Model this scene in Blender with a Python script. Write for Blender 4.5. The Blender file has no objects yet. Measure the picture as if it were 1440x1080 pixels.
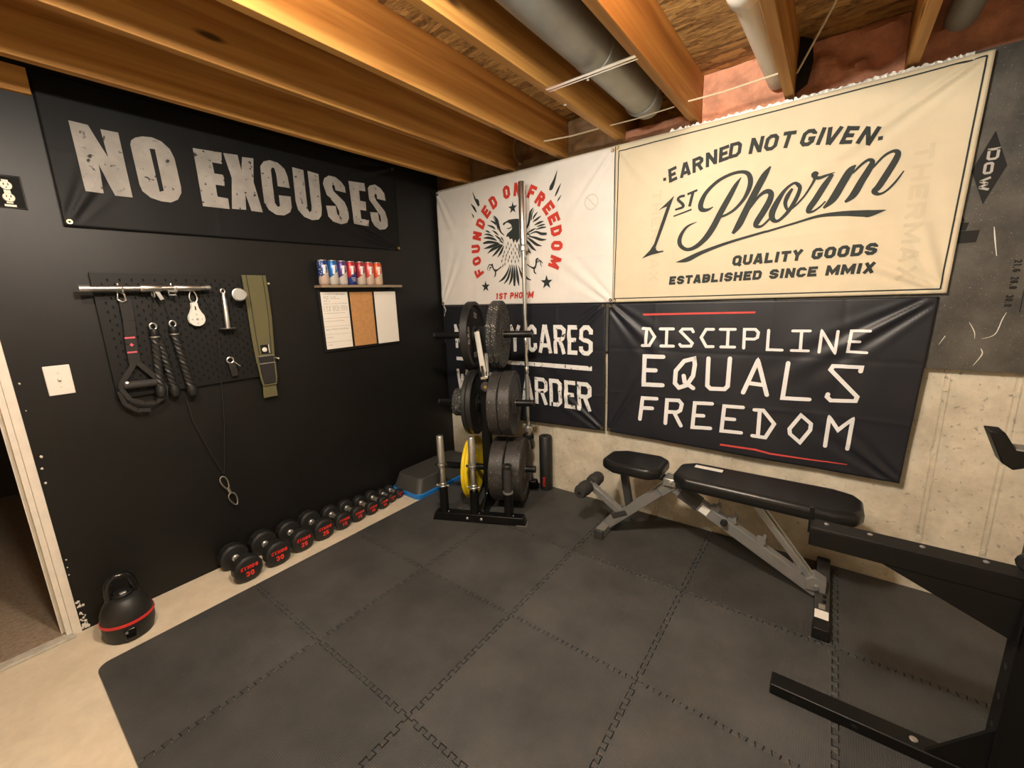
import bpy, bmesh, math, random
from mathutils import Vector, Matrix, geometry, noise
random.seed(7)
scene = bpy.context.scene
COL = scene.collection
PI = math.pi

# ------------------------------------------------------------------ camera
CAM = Vector((2.7103, -2.6304, 1.49))
def cam_matrix(yaw, pitch, roll):
    f = Vector((math.sin(yaw)*math.cos(pitch), math.cos(yaw)*math.cos(pitch), math.sin(pitch)))
    r = f.cross(Vector((0, 0, 1))).normalized(); u = r.cross(f)
    r2 = r*math.cos(roll)+u*math.sin(roll); u2 = -r*math.sin(roll)+u*math.cos(roll)
    m = Matrix.Identity(4)
    for i in range(3):
        m[i][0] = r2[i]; m[i][1] = u2[i]; m[i][2] = -f[i]; m[i][3] = CAM[i]
    return m
cd = bpy.data.cameras.new('camera'); cam = bpy.data.objects.new('camera', cd); COL.objects.link(cam)
cd.sensor_fit = 'HORIZONTAL'; cd.sensor_width = 36.0; cd.lens = 588.586/1440*36; cd.clip_start = 0.02
cam.matrix_world = cam_matrix(math.radians(-37.3205), math.radians(-11.7587), math.radians(-1.9825))
scene.camera = cam

# ------------------------------------------------------------------ world, lights, exposure
w = bpy.data.worlds.new('world'); scene.world = w; w.use_nodes = True
w.node_tree.nodes['Background'].inputs[0].default_value = (1.0, 0.85, 0.65, 1)
w.node_tree.nodes['Background'].inputs[1].default_value = 0.02
def lamp(name, loc, power, col, r):
    l = bpy.data.lights.new(name, 'POINT'); l.energy = power; l.color = col; l.shadow_soft_size = r
    o = bpy.data.objects.new(name, l); COL.objects.link(o); o.location = loc; return o
lamp('ceiling_bulb_light', (2.12, -2.02, 2.385), 72, (1.0, 0.925, 0.80), 0.09)
lamp('second_bulb_light', (1.40, -2.50, 2.42), 30, (1.0, 0.925, 0.80), 0.06)
lamp('rear_fill_light', (4.3, -4.1, 2.30), 9, (1.0, 0.90, 0.75), 0.06)  # added dim fill behind the camera, no bulb known there
vs = scene.view_settings
vs.view_transform = 'Standard'; vs.look = 'None'; vs.exposure = 1.25; vs.gamma = 1.0; vs.use_curve_mapping = False

# ------------------------------------------------------------------ mesh helpers
class MB:
    def __init__(s): s.v = []; s.f = []
    def add(s, v, f):
        n = len(s.v); s.v += [tuple(p) for p in v]; s.f += [tuple(i+n for i in q) for q in f]; return s
    def box(s, lo, hi):
        x0, y0, z0 = lo; x1, y1, z1 = hi
        return s.add([(x0,y0,z0),(x1,y0,z0),(x1,y1,z0),(x0,y1,z0),(x0,y0,z1),(x1,y0,z1),(x1,y1,z1),(x0,y1,z1)],
                     [(0,3,2,1),(4,5,6,7),(0,1,5,4),(1,2,6,5),(2,3,7,6),(3,0,4,7)])
    def bar(s, p0, p1, a, b, up=(0,0,1)):                      # rectangular bar from p0 to p1, a wide, b tall
        p0 = Vector(p0); p1 = Vector(p1); d = (p1-p0).normalized(); up = Vector(up)
        if abs(d.dot(up)) > .98: up = Vector((1,0,0))
        x = d.cross(up).normalized(); y = x.cross(d)
        v = []
        for p in (p0, p1):
            for i, j in ((-1,-1),(1,-1),(1,1),(-1,1)): v.append(p+x*(i*a/2)+y*(j*b/2))
        return s.add(v, [(3,2,1,0),(4,5,6,7),(0,1,5,4),(1,2,6,5),(2,3,7,6),(3,0,4,7)])
    def lathe(s, prof, p0, ax, seg=24, closed=False, phase=0.0):   # prof: (r, h) along axis
        p0 = Vector(p0); ax = Vector(ax).normalized()
        t = Vector((0,0,1)) if abs(ax.z) < .9 else Vector((1,0,0))
        x = ax.cross(t).normalized(); y = ax.cross(x)
        v = []; f = []; n = len(prof)
        for r, h in prof:
            for k in range(seg):
                a = 2*PI*k/seg+phase; v.append(p0+ax*h+(x*math.cos(a)+y*math.sin(a))*max(r, 1e-5))
        for i in range(n if closed else n-1):
            j = (i+1) % n
            for k in range(seg):
                l = (k+1) % seg; f.append((i*seg+k, i*seg+l, j*seg+l, j*seg+k))
        if not closed:
            f.append(tuple(range(seg-1, -1, -1))); f.append(tuple((n-1)*seg+k for k in range(seg)))
        return s.add(v, f)
    def cyl(s, p0, p1, r, r1=None, seg=20):
        p0 = Vector(p0); p1 = Vector(p1); L = (p1-p0).length
        return s.lathe([(r, 0), (r if r1 is None else r1, L)], p0, p1-p0, seg)
    def tube(s, pts, r, seg=8, closed=False):
        pts = [Vector(p) for p in pts]; n = len(pts); v = []; f = []
        rr = r if isinstance(r, (list, tuple)) else [r]*n
        ref = None
        for i, p in enumerate(pts):
            a = pts[i-1] if (i > 0 or closed) else p; b = pts[(i+1) % n] if (i < n-1 or closed) else p
            d = (b-a).normalized()
            if ref is None:
                ref = Vector((0,0,1)) if abs(d.z) < .9 else Vector((1,0,0))
            x = d.cross(ref).normalized(); y = x.cross(d); ref = y
            for k in range(seg):
                c = 2*PI*k/seg; v.append(p+(x*math.cos(c)+y*math.sin(c))*rr[i])
        for i in range(n if closed else n-1):
            j = (i+1) % n
            for k in range(seg):
                l = (k+1) % seg; f.append((i*seg+k, i*seg+l, j*seg+l, j*seg+k))
        if not closed:
            f.append(tuple(range(seg-1,-1,-1))); f.append(tuple((n-1)*seg+k for k in range(seg)))
        return s.add(v, f)
    def prism(s, poly, o, u, vv, n):                             # polygon (a,b) -> o+a*u+b*vv, extruded by n
        o = Vector(o); u = Vector(u); vv = Vector(vv); n = Vector(n)
        a = [o+u*p[0]+vv*p[1] for p in poly]; k = len(a)
        return s.add(a+[q+n for q in a], [tuple(range(k-1,-1,-1)), tuple(range(k, 2*k))]+[(i,(i+1)%k,(i+1)%k+k,i+k) for i in range(k)])

ROOT = {}
def tag(o, label=None, cat=None, group=None, kind=None):
    if label: o['label'] = label
    if cat: o['category'] = cat
    if group: o['group'] = group
    if kind: o['kind'] = kind
    return o
def thing(name, label, cat, loc=(0,0,0), rz=0.0, group=None):
    o = bpy.data.objects.new(name, None); COL.objects.link(o); o.empty_display_size = .05
    o.location = loc; o.rotation_euler = (0, 0, rz)
    ROOT[o.name] = (Matrix.Translation(Vector(loc)) @ Matrix.Rotation(rz, 4, 'Z')).inverted()
    return tag(o, label, cat, group)
def obj(name, mb, m, parent=None, smooth=40, bevel=0, local=False, label=None, seg=2, fix=True):
    me = bpy.data.meshes.new(name)
    inv = ROOT.get(parent.name) if parent is not None else None
    vs_ = mb.v
    if inv is not None and not local: vs_ = [tuple(inv @ Vector(p)) for p in mb.v]
    me.from_pydata(vs_, [], mb.f)
    if fix:
        bm = bmesh.new(); bm.from_mesh(me); bmesh.ops.recalc_face_normals(bm, faces=bm.faces); bm.to_mesh(me); bm.free()
    me.materials.append(m)
    if smooth:
        for p in me.polygons: p.use_smooth = True
        me.set_sharp_from_angle(angle=math.radians(smooth))
    o = bpy.data.objects.new(name, me); COL.objects.link(o)
    if parent is not None:
        o.parent = parent
        if parent.name in ROOT: ROOT[o.name] = ROOT[parent.name]
    if bevel:
        b = o.modifiers.new('bevel', 'BEVEL'); b.width = bevel; b.segments = seg; b.limit_method = 'ANGLE'; b.angle_limit = math.radians(35)
        b.harden_normals = False
    if label: o['label'] = label
    return o
def copy_tree(o, parent=None):
    c = o.copy(); COL.objects.link(c); c.parent = parent
    for ch in o.children: copy_tree(ch, c)
    return c

# ------------------------------------------------------------------ materials
MATS = {}
def node_mat(name):
    m = bpy.data.materials.new(name); m.use_nodes = True
    nt = m.node_tree; b = nt.nodes['Principled BSDF']
    return m, nt, b
def mat(name, col, rough=.5, metal=0.0, var=0.0, vscale=8.0, bump=0.0, bscale=200.0, spec=.5, stretch=None, coat=0.0, col2=None, ramp=(.35,.65), rvar=0.0, sheen=0.0):
    m, nt, b = node_mat(name)
    b.inputs['Roughness'].default_value = rough; b.inputs['Metallic'].default_value = metal
    b.inputs['Specular IOR Level'].default_value = spec
    if coat: b.inputs['Coat Weight'].default_value = coat
    if sheen: b.inputs['Sheen Weight'].default_value = sheen
    c = tuple(col)+(1,); b.inputs['Base Color'].default_value = c
    tc = nt.nodes.new('ShaderNodeTexCoord'); vec = tc.outputs['Object']
    if stretch:
        mp = nt.nodes.new('ShaderNodeMapping'); mp.inputs['Scale'].default_value = stretch
        nt.links.new(vec, mp.inputs['Vector']); vec = mp.outputs['Vector']
    if var or col2:
        nz = nt.nodes.new('ShaderNodeTexNoise'); nz.inputs['Scale'].default_value = vscale; nz.inputs['Detail'].default_value = 6; nz.inputs['Roughness'].default_value = .62
        nt.links.new(vec, nz.inputs['Vector'])
        cr = nt.nodes.new('ShaderNodeValToRGB'); cr.color_ramp.elements[0].position = ramp[0]; cr.color_ramp.elements[1].position = ramp[1]
        c2 = tuple(col2)+(1,) if col2 else tuple(min(1, x*(1+var)) for x in col)+(1,)
        c1 = c if col2 else tuple(x*(1-var) for x in col)+(1,)
        cr.color_ramp.elements[0].color = c1; cr.color_ramp.elements[1].color = c2
        nt.links.new(nz.outputs['Fac'], cr.inputs['Fac']); nt.links.new(cr.outputs['Color'], b.inputs['Base Color'])
        if rvar:
            mr = nt.nodes.new('ShaderNodeMapRange'); mr.inputs['To Min'].default_value = rough-rvar; mr.inputs['To Max'].default_value = rough+rvar
            nt.links.new(nz.outputs['Fac'], mr.inputs['Value']); nt.links.new(mr.outputs['Result'], b.inputs['Roughness'])
    if bump:
        n2 = nt.nodes.new('ShaderNodeTexNoise'); n2.inputs['Scale'].default_value = bscale; n2.inputs['Detail'].default_value = 4
        nt.links.new(vec, n2.inputs['Vector'])
        bp = nt.nodes.new('ShaderNodeBump'); bp.inputs['Strength'].default_value = bump; bp.inputs['Distance'].default_value = .004
        nt.links.new(n2.outputs['Fac'], bp.inputs['Height']); nt.links.new(bp.outputs['Normal'], b.inputs['Normal'])
    return m

def add_speckle(m, scale, lo, hi, col, dark=False):
    """mix a second colour over the base where a fine noise exceeds a level"""
    nt = m.node_tree; b = nt.nodes['Principled BSDF']
    tc = nt.nodes.new('ShaderNodeTexCoord'); nz = nt.nodes.new('ShaderNodeTexNoise'); nz.inputs['Scale'].default_value = scale; nz.inputs['Detail'].default_value = 2
    nt.links.new(tc.outputs['Object'], nz.inputs['Vector'])
    mr = nt.nodes.new('ShaderNodeMapRange'); mr.inputs['From Min'].default_value = lo; mr.inputs['From Max'].default_value = hi
    nt.links.new(nz.outputs['Fac'], mr.inputs['Value'])
    mx = nt.nodes.new('ShaderNodeMix'); mx.data_type = 'RGBA'
    src = b.inputs['Base Color'].links[0].from_socket if b.inputs['Base Color'].links else None
    if src: nt.links.new(src, mx.inputs[6])
    else: mx.inputs[6].default_value = b.inputs['Base Color'].default_value
    mx.inputs[7].default_value = tuple(col)+(1,)
    nt.links.new(mr.outputs['Result'], mx.inputs[0]); nt.links.new(mx.outputs[2], b.inputs['Base Color'])
    return m

def wood_mat(name, dark, light, along='Y'):
    m, nt, b = node_mat(name); b.inputs['Roughness'].default_value = .62; b.inputs['Specular IOR Level'].default_value = .3
    tc = nt.nodes.new('ShaderNodeTexCoord'); oi = nt.nodes.new('ShaderNodeObjectInfo')
    ad = nt.nodes.new('ShaderNodeVectorMath'); ad.operation = 'ADD'
    ml = nt.nodes.new('ShaderNodeMath'); ml.operation = 'MULTIPLY'; ml.inputs[1].default_value = 37.0
    nt.links.new(oi.outputs['Random'], ml.inputs[0])
    nt.links.new(tc.outputs['Object'], ad.inputs[0]); nt.links.new(ml.outputs[0], ad.inputs[1])
    mp = nt.nodes.new('ShaderNodeMapping')
    mp.inputs['Scale'].default_value = {'Y': (14, .55, 14), 'X': (.55, 14, 14)}[along]
    nt.links.new(ad.outputs[0], mp.inputs['Vector'])
    nz = nt.nodes.new('ShaderNodeTexNoise'); nz.inputs['Scale'].default_value = 1.6; nz.inputs['Detail'].default_value = 5; nz.inputs['Distortion'].default_value = 1.2
    nt.links.new(mp.outputs[0], nz.inputs['Vector'])
    wv = nt.nodes.new('ShaderNodeTexWave'); wv.wave_type = 'BANDS'; wv.bands_direction = 'Z'; wv.inputs['Scale'].default_value = .22; wv.inputs['Distortion'].default_value = 14; wv.inputs['Detail'].default_value = 3; wv.inputs['Detail Scale'].default_value = .5
    nt.links.new(mp.outputs[0], wv.inputs['Vector'])
    mx = nt.nodes.new('ShaderNodeMath'); mx.operation = 'MULTIPLY_ADD'; mx.inputs[1].default_value = .22
    nt.links.new(wv.outputs['Fac'], mx.inputs[0]); nt.links.new(nz.outputs['Fac'], mx.inputs[2])
    cr = nt.nodes.new('ShaderNodeValToRGB'); cr.color_ramp.elements[0].position = .34; cr.color_ramp.elements[1].position = .80
    cr.color_ramp.elements[0].color = tuple(dark)+(1,); cr.color_ramp.elements[1].color = tuple(light)+(1,)
    nt.links.new(mx.outputs[0], cr.inputs['Fac'])
    vo = nt.nodes.new('ShaderNodeTexVoronoi'); vo.inputs['Scale'].default_value = 1.0
    mp2 = nt.nodes.new('ShaderNodeMapping'); mp2.inputs['Scale'].default_value = {'Y': (5, 1.7, 6.5), 'X': (1.7, 5, 6.5)}[along]
    nt.links.new(ad.outputs[0], mp2.inputs['Vector']); nt.links.new(mp2.outputs[0], vo.inputs['Vector'])
    kr = nt.nodes.new('ShaderNodeMapRange'); kr.inputs['From Min'].default_value = .05; kr.inputs['From Max'].default_value = .11; kr.inputs['To Min'].default_value = 1; kr.inputs['To Max'].default_value = 0
    nt.links.new(vo.outputs['Distance'], kr.inputs['Value'])
    mix = nt.nodes.new('ShaderNodeMix'); mix.data_type = 'RGBA'; mix.inputs[7].default_value = (.10, .045, .012, 1)
    nt.links.new(kr.outputs[0], mix.inputs[0]); nt.links.new(cr.outputs[0], mix.inputs[6]); nt.links.new(mix.outputs[2], b.inputs['Base Color'])
    bp = nt.nodes.new('ShaderNodeBump'); bp.inputs['Strength'].default_value = .25; bp.inputs['Distance'].default_value = .002
    nt.links.new(mx.outputs[0], bp.inputs['Height']); nt.links.new(bp.outputs[0], b.inputs['Normal'])
    return m

def osb_mat(name):
    m, nt, b = node_mat(name); b.inputs['Roughness'].default_value = .7
    tc = nt.nodes.new('ShaderNodeTexCoord')
    mp = nt.nodes.new('ShaderNodeMapping'); mp.inputs['Scale'].default_value = (9, 34, 9); mp.inputs['Rotation'].default_value = (0, 0, .25)
    nt.links.new(tc.outputs['Object'], mp.inputs['Vector'])
    nz = nt.nodes.new('ShaderNodeTexNoise'); nz.inputs['Scale'].default_value = 1.3; nz.inputs['Detail'].default_value = 4; nz.inputs['Distortion'].default_value = 2.5
    vo = nt.nodes.new('ShaderNodeTexVoronoi'); vo.inputs['Scale'].default_value = 1.0; vo.inputs['Randomness'].default_value = 1
    nt.links.new(mp.outputs[0], nz.inputs['Vector']); nt.links.new(mp.outputs[0], vo.inputs['Vector'])
    sp = nt.nodes.new('ShaderNodeSeparateColor'); nt.links.new(vo.outputs['Color'], sp.inputs[0])
    ma = nt.nodes.new('ShaderNodeMath'); ma.operation = 'MULTIPLY_ADD'; ma.inputs[1].default_value = .45
    nt.links.new(sp.outputs[0], ma.inputs[0]); nt.links.new(nz.outputs['Fac'], ma.inputs[2])
    cr = nt.nodes.new('ShaderNodeValToRGB'); cr.color_ramp.elements[0].position = .45; cr.color_ramp.elements[1].position = .95
    cr.color_ramp.elements[0].color = (.16, .075, .02, 1); cr.color_ramp.elements[1].color = (.62, .38, .13, 1)
    nt.links.new(ma.outputs[0], cr.inputs['Fac']); nt.links.new(cr.outputs[0], b.inputs['Base Color'])
    bp = nt.nodes.new('ShaderNodeBump'); bp.inputs['Strength'].default_value = .6; bp.inputs['Distance'].default_value = .004
    nt.links.new(ma.outputs[0], bp.inputs['Height']); nt.links.new(bp.outputs[0], b.inputs['Normal'])
    return m

def rubber_mat(name):
    m, nt, b = node_mat(name); b.inputs['Roughness'].default_value = .55; b.inputs['Specular IOR Level'].default_value = .45
    tc = nt.nodes.new('ShaderNodeTexCoord'); oi = nt.nodes.new('ShaderNodeObjectInfo'); geo = nt.nodes.new('ShaderNodeNewGeometry')
    nz = nt.nodes.new('ShaderNodeTexNoise'); nz.inputs['Scale'].default_value = 3.2; nz.inputs['Detail'].default_value = 7; nz.inputs['Roughness'].default_value = .65
    nt.links.new(geo.outputs['Position'], nz.inputs['Vector'])
    cr = nt.nodes.new('ShaderNodeValToRGB'); cr.color_ramp.elements[0].position = .3; cr.color_ramp.elements[1].position = .75
    cr.color_ramp.elements[0].color = (.036, .036, .0355, 1); cr.color_ramp.elements[1].color = (.074, .073, .070, 1)
    nt.links.new(nz.outputs['Fac'], cr.inputs['Fac'])
    # scuffs: thin pale streaks
    mp = nt.nodes.new('ShaderNodeMapping'); mp.inputs['Scale'].default_value = (3, 9, 3); mp.inputs['Rotation'].default_value = (0, 0, .9)
    nt.links.new(geo.outputs['Position'], mp.inputs['Vector'])
    n3 = nt.nodes.new('ShaderNodeTexNoise'); n3.inputs['Scale'].default_value = 4.5; n3.inputs['Detail'].default_value = 8; n3.inputs['Roughness'].default_value = .7
    nt.links.new(mp.outputs[0], n3.inputs['Vector'])
    mr = nt.nodes.new('ShaderNodeMapRange'); mr.inputs['From Min'].default_value = .63; mr.inputs['From Max'].default_value = .78; mr.inputs['To Max'].default_value = .5
    nt.links.new(n3.outputs['Fac'], mr.inputs['Value'])
    mx = nt.nodes.new('ShaderNodeMix'); mx.data_type = 'RGBA'; mx.inputs[7].default_value = (.13, .125, .115, 1)
    nt.links.new(mr.outputs[0], mx.inputs[0]); nt.links.new(cr.outputs[0], mx.inputs[6])
    # tile-to-tile tint
    hv = nt.nodes.new('ShaderNodeMapRange'); hv.inputs['To Min'].default_value = .82; hv.inputs['To Max'].default_value = 1.2
    nt.links.new(oi.outputs['Random'], hv.inputs['Value'])
    mu = nt.nodes.new('ShaderNodeVectorMath'); mu.operation = 'SCALE'
    nt.links.new(mx.outputs[2], mu.inputs[0]); nt.links.new(hv.outputs[0], mu.inputs['Scale']); nt.links.new(mu.outputs[0], b.inputs['Base Color'])
    # fine moulded ribbing
    w1 = nt.nodes.new('ShaderNodeTexWave'); w1.bands_direction = 'X'; w1.inputs['Scale'].default_value = 48
    w2 = nt.nodes.new('ShaderNodeTexWave'); w2.bands_direction = 'Y'; w2.inputs['Scale'].default_value = 48
    nt.links.new(geo.outputs['Position'], w1.inputs['Vector']); nt.links.new(geo.outputs['Position'], w2.inputs['Vector'])
    mm = nt.nodes.new('ShaderNodeMath'); mm.operation = 'MULTIPLY'; nt.links.new(w1.outputs['Fac'], mm.inputs[0]); nt.links.new(w2.outputs['Fac'], mm.inputs[1])
    bp = nt.nodes.new('ShaderNodeBump'); bp.inputs['Strength'].default_value = .7; bp.inputs['Distance'].default_value = .002
    n4 = nt.nodes.new('ShaderNodeTexNoise'); n4.inputs['Scale'].default_value = 7; n4.inputs['Detail'].default_value = 3
    nt.links.new(geo.outputs['Position'], n4.inputs['Vector'])
    b2 = nt.nodes.new('ShaderNodeBump'); b2.inputs['Strength'].default_value = .25; b2.inputs['Distance'].default_value = .02
    nt.links.new(n4.outputs['Fac'], b2.inputs['Height'])
    nt.links.new(mm.outputs[0], bp.inputs['Height']); nt.links.new(b2.outputs[0], bp.inputs['Normal']); nt.links.new(bp.outputs[0], b.inputs['Normal'])
    return m

def concrete_mat(name, c1, c2, pits=True, c3=(.22,.19,.14)):
    m, nt, b = node_mat(name); b.inputs['Roughness'].default_value = .85; b.inputs['Specular IOR Level'].default_value = .25
    tc = nt.nodes.new('ShaderNodeTexCoord')
    nz = nt.nodes.new('ShaderNodeTexNoise'); nz.inputs['Scale'].default_value = 5.0; nz.inputs['Detail'].default_value = 10; nz.inputs['Roughness'].default_value = .72
    nt.links.new(tc.outputs['Object'], nz.inputs['Vector'])
    cr = nt.nodes.new('ShaderNodeValToRGB'); cr.color_ramp.elements[0].position = .33; cr.color_ramp.elements[1].position = .66
    cr.color_ramp.elements[0].color = tuple(c1)+(1,); cr.color_ramp.elements[1].color = tuple(c2)+(1,)
    nt.links.new(nz.outputs['Fac'], cr.inputs['Fac'])
    out = cr.outputs[0]
    if pits:
        n2 = nt.nodes.new('ShaderNodeTexNoise'); n2.inputs['Scale'].default_value = 38; n2.inputs['Detail'].default_value = 5; n2.inputs['Roughness'].default_value = .6
        nt.links.new(tc.outputs['Object'], n2.inputs['Vector'])
        mr = nt.nodes.new('ShaderNodeMapRange'); mr.inputs['From Min'].default_value = .60; mr.inputs['From Max'].default_value = .70; mr.inputs['To Max'].default_value = .7
        nt.links.new(n2.outputs['Fac'], mr.inputs['Value'])
        mx = nt.nodes.new('ShaderNodeMix'); mx.data_type = 'RGBA'; mx.inputs[7].default_value = tuple(c3)+(1,)
        nt.links.new(mr.outputs[0], mx.inputs[0]); nt.links.new(out, mx.inputs[6]); out = mx.outputs[2]
        bp = nt.nodes.new('ShaderNodeBump'); bp.invert = True; bp.inputs['Strength'].default_value = .5; bp.inputs['Distance'].default_value = .006
        nt.links.new(mr.outputs[0], bp.inputs['Height']); nt.links.new(bp.outputs[0], b.inputs['Normal'])
    nt.links.new(out, b.inputs['Base Color'])
    return m

M_black_wall = mat('black_wall_paint', (.0075,.0072,.0068), .45, var=.15, vscale=3, bump=.12, bscale=260, spec=.38)
M_black_cloth = mat('black_banner_vinyl', (.0055,.0055,.0057), .55, spec=.22)
M_navy_cloth = mat('navy_black_flag_cloth', (.012,.013,.019), .45, spec=.5)
M_white_cloth = mat('white_flag_cloth', (.77,.745,.705), .8, var=.04, vscale=4)
M_cream_cloth = mat('cream_flag_cloth', (.66,.58,.42), .8, var=.05, vscale=3)
M_ink_dark = mat('dark_green_black_ink', (.022,.028,.026), .75)
M_ink_red = mat('red_ink', (.58,.04,.022), .7)
M_ink_white = add_speckle(mat('white_distressed_ink', (.80,.80,.79), .75), 30, .60, .68, (.03,.03,.035))
M_ink_grey = add_speckle(mat('grey_distressed_ink', (.34,.32,.295), .75, var=.18, vscale=6), 34, .64, .70, (.03,.03,.03))
M_ink_plain = mat('plain_white_ink', (.82,.82,.82), .7)
M_ink_ghost = mat('faint_show_through_print', (.61,.535,.385), .8)
M_ink_ghost2 = mat('faint_grey_print', (.64,.61,.56), .8)
M_red_line = mat('coral_line_ink', (.62,.07,.06), .7)
M_concrete = concrete_mat('poured_concrete', (.47,.425,.33), (.74,.68,.545))
M_floor = concrete_mat('floor_concrete', (.56,.49,.37), (.70,.62,.48), False)
M_rubber = rubber_mat('foam_tile_rubber')
M_joist = wood_mat('joist_wood', (.36,.15,.032), (.64,.34,.095))
M_osb = osb_mat('oriented_strand_board')
M_pink = mat('pink_fibreglass', (.66,.32,.205), .95, var=.22, vscale=9, bump=1.0, bscale=60)
M_kraft = mat('brown_kraft_paper', (.20,.115,.05), .6, var=.3, vscale=7, bump=.5, bscale=22)
M_galv = mat('galvanised_steel', (.34,.35,.33), .5, .55, var=.12, vscale=5)
M_pvc = mat('white_plastic_pipe', (.72,.70,.64), .4)
M_foil = mat('grey_foil_board', (.05,.049,.047), .45, .35, col2=(.155,.145,.125), vscale=5.5, bump=.35, bscale=9, ramp=(.3,.75), rvar=.12)
add_speckle(M_foil, 190, .66, .76, (.30,.285,.25))
M_torn = mat('torn_bright_foil', (.8,.78,.72), .35, .3, bump=.8, bscale=120)
M_chrome = mat('chrome', (.84,.83,.80), .28, 1.0)
M_steel = mat('satin_steel', (.56,.55,.52), .36, .85)
M_graypaint = mat('grey_powder_coat', (.215,.213,.205), .42, .25, var=.06, vscale=20)
M_dgray = mat('dark_grey_powder_coat', (.045,.044,.042), .45, .15)
M_blackmet = mat('satin_black_steel', (.005,.005,.005), .38, .0, spec=.3, bump=.05, bscale=500)
M_blackplas = mat('black_plastic', (.008,.008,.008), .5, spec=.35)
M_vinyl = mat('black_vinyl_upholstery', (.009,.009,.009), .33, bump=.12, bscale=380)
M_foamgrip = mat('black_foam_grip', (.028,.026,.025), .75, bump=.3, bscale=300)
M_blackrub = mat('black_rubber', (.013,.013,.0125), .5, bump=.12, bscale=160)
M_brownrub = mat('worn_black_rubber', (.030,.027,.025), .5, var=.25, vscale=14)
add_speckle(M_brownrub, 150, .665, .70, (.32,.31,.28))
M_crumb = mat('crumb_rubber', (.022,.022,.021), .7, bump=.6, bscale=110)
add_speckle(M_crumb, 130, .625, .67, (.50,.49,.44))
M_yellow = mat('yellow_rubber', (.80,.58,.012), .45)
M_graystep = mat('charcoal_step_plastic', (.055,.055,.052), .45, bump=.1, bscale=300)
M_blue = mat('blue_plastic', (.015,.20,.62), .4)
M_green = mat('dark_green_plastic', (.006,.028,.024), .35)
M_redtext = mat('bright_red_print', (.80,.035,.025), .55)
M_redband = mat('red_rubber_band', (.62,.035,.03), .45)
M_pegb = mat('black_pegboard', (.008,.008,.0078), .5, spec=.3)
M_hole = mat('hole_dark', (.002,.002,.002), .9)
M_olive = mat('olive_webbing', (.115,.105,.045), .8, bump=.3, bscale=500)
M_blackweb = mat('black_webbing', (.014,.013,.012), .75, bump=.2, bscale=500)
M_pinkmark = mat('pink_stitch', (.60,.10,.14), .6)
M_whitepl = mat('white_plastic', (.74,.72,.66), .35)
M_ivory = mat('ivory_plastic', (.62,.58,.46), .4)
M_brass = mat('brass', (.66,.50,.22), .3, 1.0)
M_trim = mat('white_trim_paint', (.72,.68,.60), .5, var=.05, vscale=20)
M_carpet = mat('beige_carpet', (.30,.23,.16), .95, var=.2, vscale=60, bump=.8, bscale=300)
M_cork = mat('cork_board', (.52,.27,.10), .9, var=.1, vscale=40, bump=.3, bscale=220)
M_paper = mat('white_board_face', (.86,.84,.77), .35)
M_shelfwood = wood_mat('shelf_wood', (.16,.11,.07), (.36,.27,.18), 'Y')
M_inkline = mat('pen_ink', (.10,.10,.11), .7)
M_wire = mat('pale_wire', (.62,.52,.36), .5)
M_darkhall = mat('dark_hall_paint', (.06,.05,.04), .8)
M_lead = mat('dim_grey_pipe', (.22,.215,.20), .5)
# ------------------------------------------------------------------ the room shell
def struct(name, mb, m, parent=None, **k):
    o = obj(name, mb, m, parent, **k)
    if parent is None: o['kind'] = 'structure'
    return o
struct('floor', MB().box((-.02,-5,-.12), (5.2,.0,0)), M_floor, smooth=0)
hall = struct('floor_hall', MB().box((-2.6,-4.6,-.12), (-.02,-2.0,.012)), M_carpet, smooth=0)
wl = struct('wall_left', MB().box((-.12,-2.535,0), (0,0,2.615)), M_black_wall, smooth=0)
struct('wall_left_beyond', MB().box((-.12,-5,0), (0,-3.42,2.615)), M_black_wall, smooth=0)
struct('wall_left_header', MB().box((-.12,-3.42,2.08), (0,-2.535,2.615)), M_black_wall, smooth=0)
wb = struct('wall_back', MB().box((-.3,0,-.12), (5.2,.25,2.37)), M_concrete, smooth=0)
struct('wall_right', MB().box((5.2,-5,-.12), (5.4,.25,2.615)), M_concrete, smooth=0)
struct('wall_front', MB().box((-.3,-5.2,-.12), (5.4,-5,2.615)), M_concrete, smooth=0)
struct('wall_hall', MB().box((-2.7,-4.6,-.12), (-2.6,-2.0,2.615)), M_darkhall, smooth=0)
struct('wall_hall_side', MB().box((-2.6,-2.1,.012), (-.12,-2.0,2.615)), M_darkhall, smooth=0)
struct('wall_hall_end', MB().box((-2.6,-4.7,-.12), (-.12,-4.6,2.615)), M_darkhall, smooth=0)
# form seams of the poured wall: paired ridges left by the formwork
for x in (3.152, 3.362, 2.31, 1.9, 3.78, 1.1):
    mb = MB()
    for dx in (-.009, .009): mb.box((x+dx-.0025,-.003,0), (x+dx+.0025,.004,1.11))
    obj('form_seam', mb, M_concrete, wb, smooth=0)
    for z in (.28, .72, 1.02):
        obj('form_tie', MB().cyl((x,-.006,z),(x,.004,z),.011,seg=10), M_ivory, wb)
# door jamb and threshold
d1 = MB().box((-.13,-2.572,0.0),(.004,-2.552,2.08)).box((-.125,-2.552,0),(.012,-2.522,2.08))
d = struct('door_1', d1, M_trim, smooth=0, bevel=.002)
obj('door_stop', MB().box((-.07,-2.585,0.012),(-.035,-2.572,2.07)), M_trim, d, smooth=0)
obj('head_jamb', MB().box((-.125,-3.42,2.05),(.012,-2.572,2.08)), M_trim, d, smooth=0)
struct('trim_1', MB().box((-.02,-3.42,0),(.035,-2.545,.014)), mat('pale_threshold', (.50,.47,.40), .6, var=.15, vscale=30), smooth=0, bevel=.004)
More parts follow.
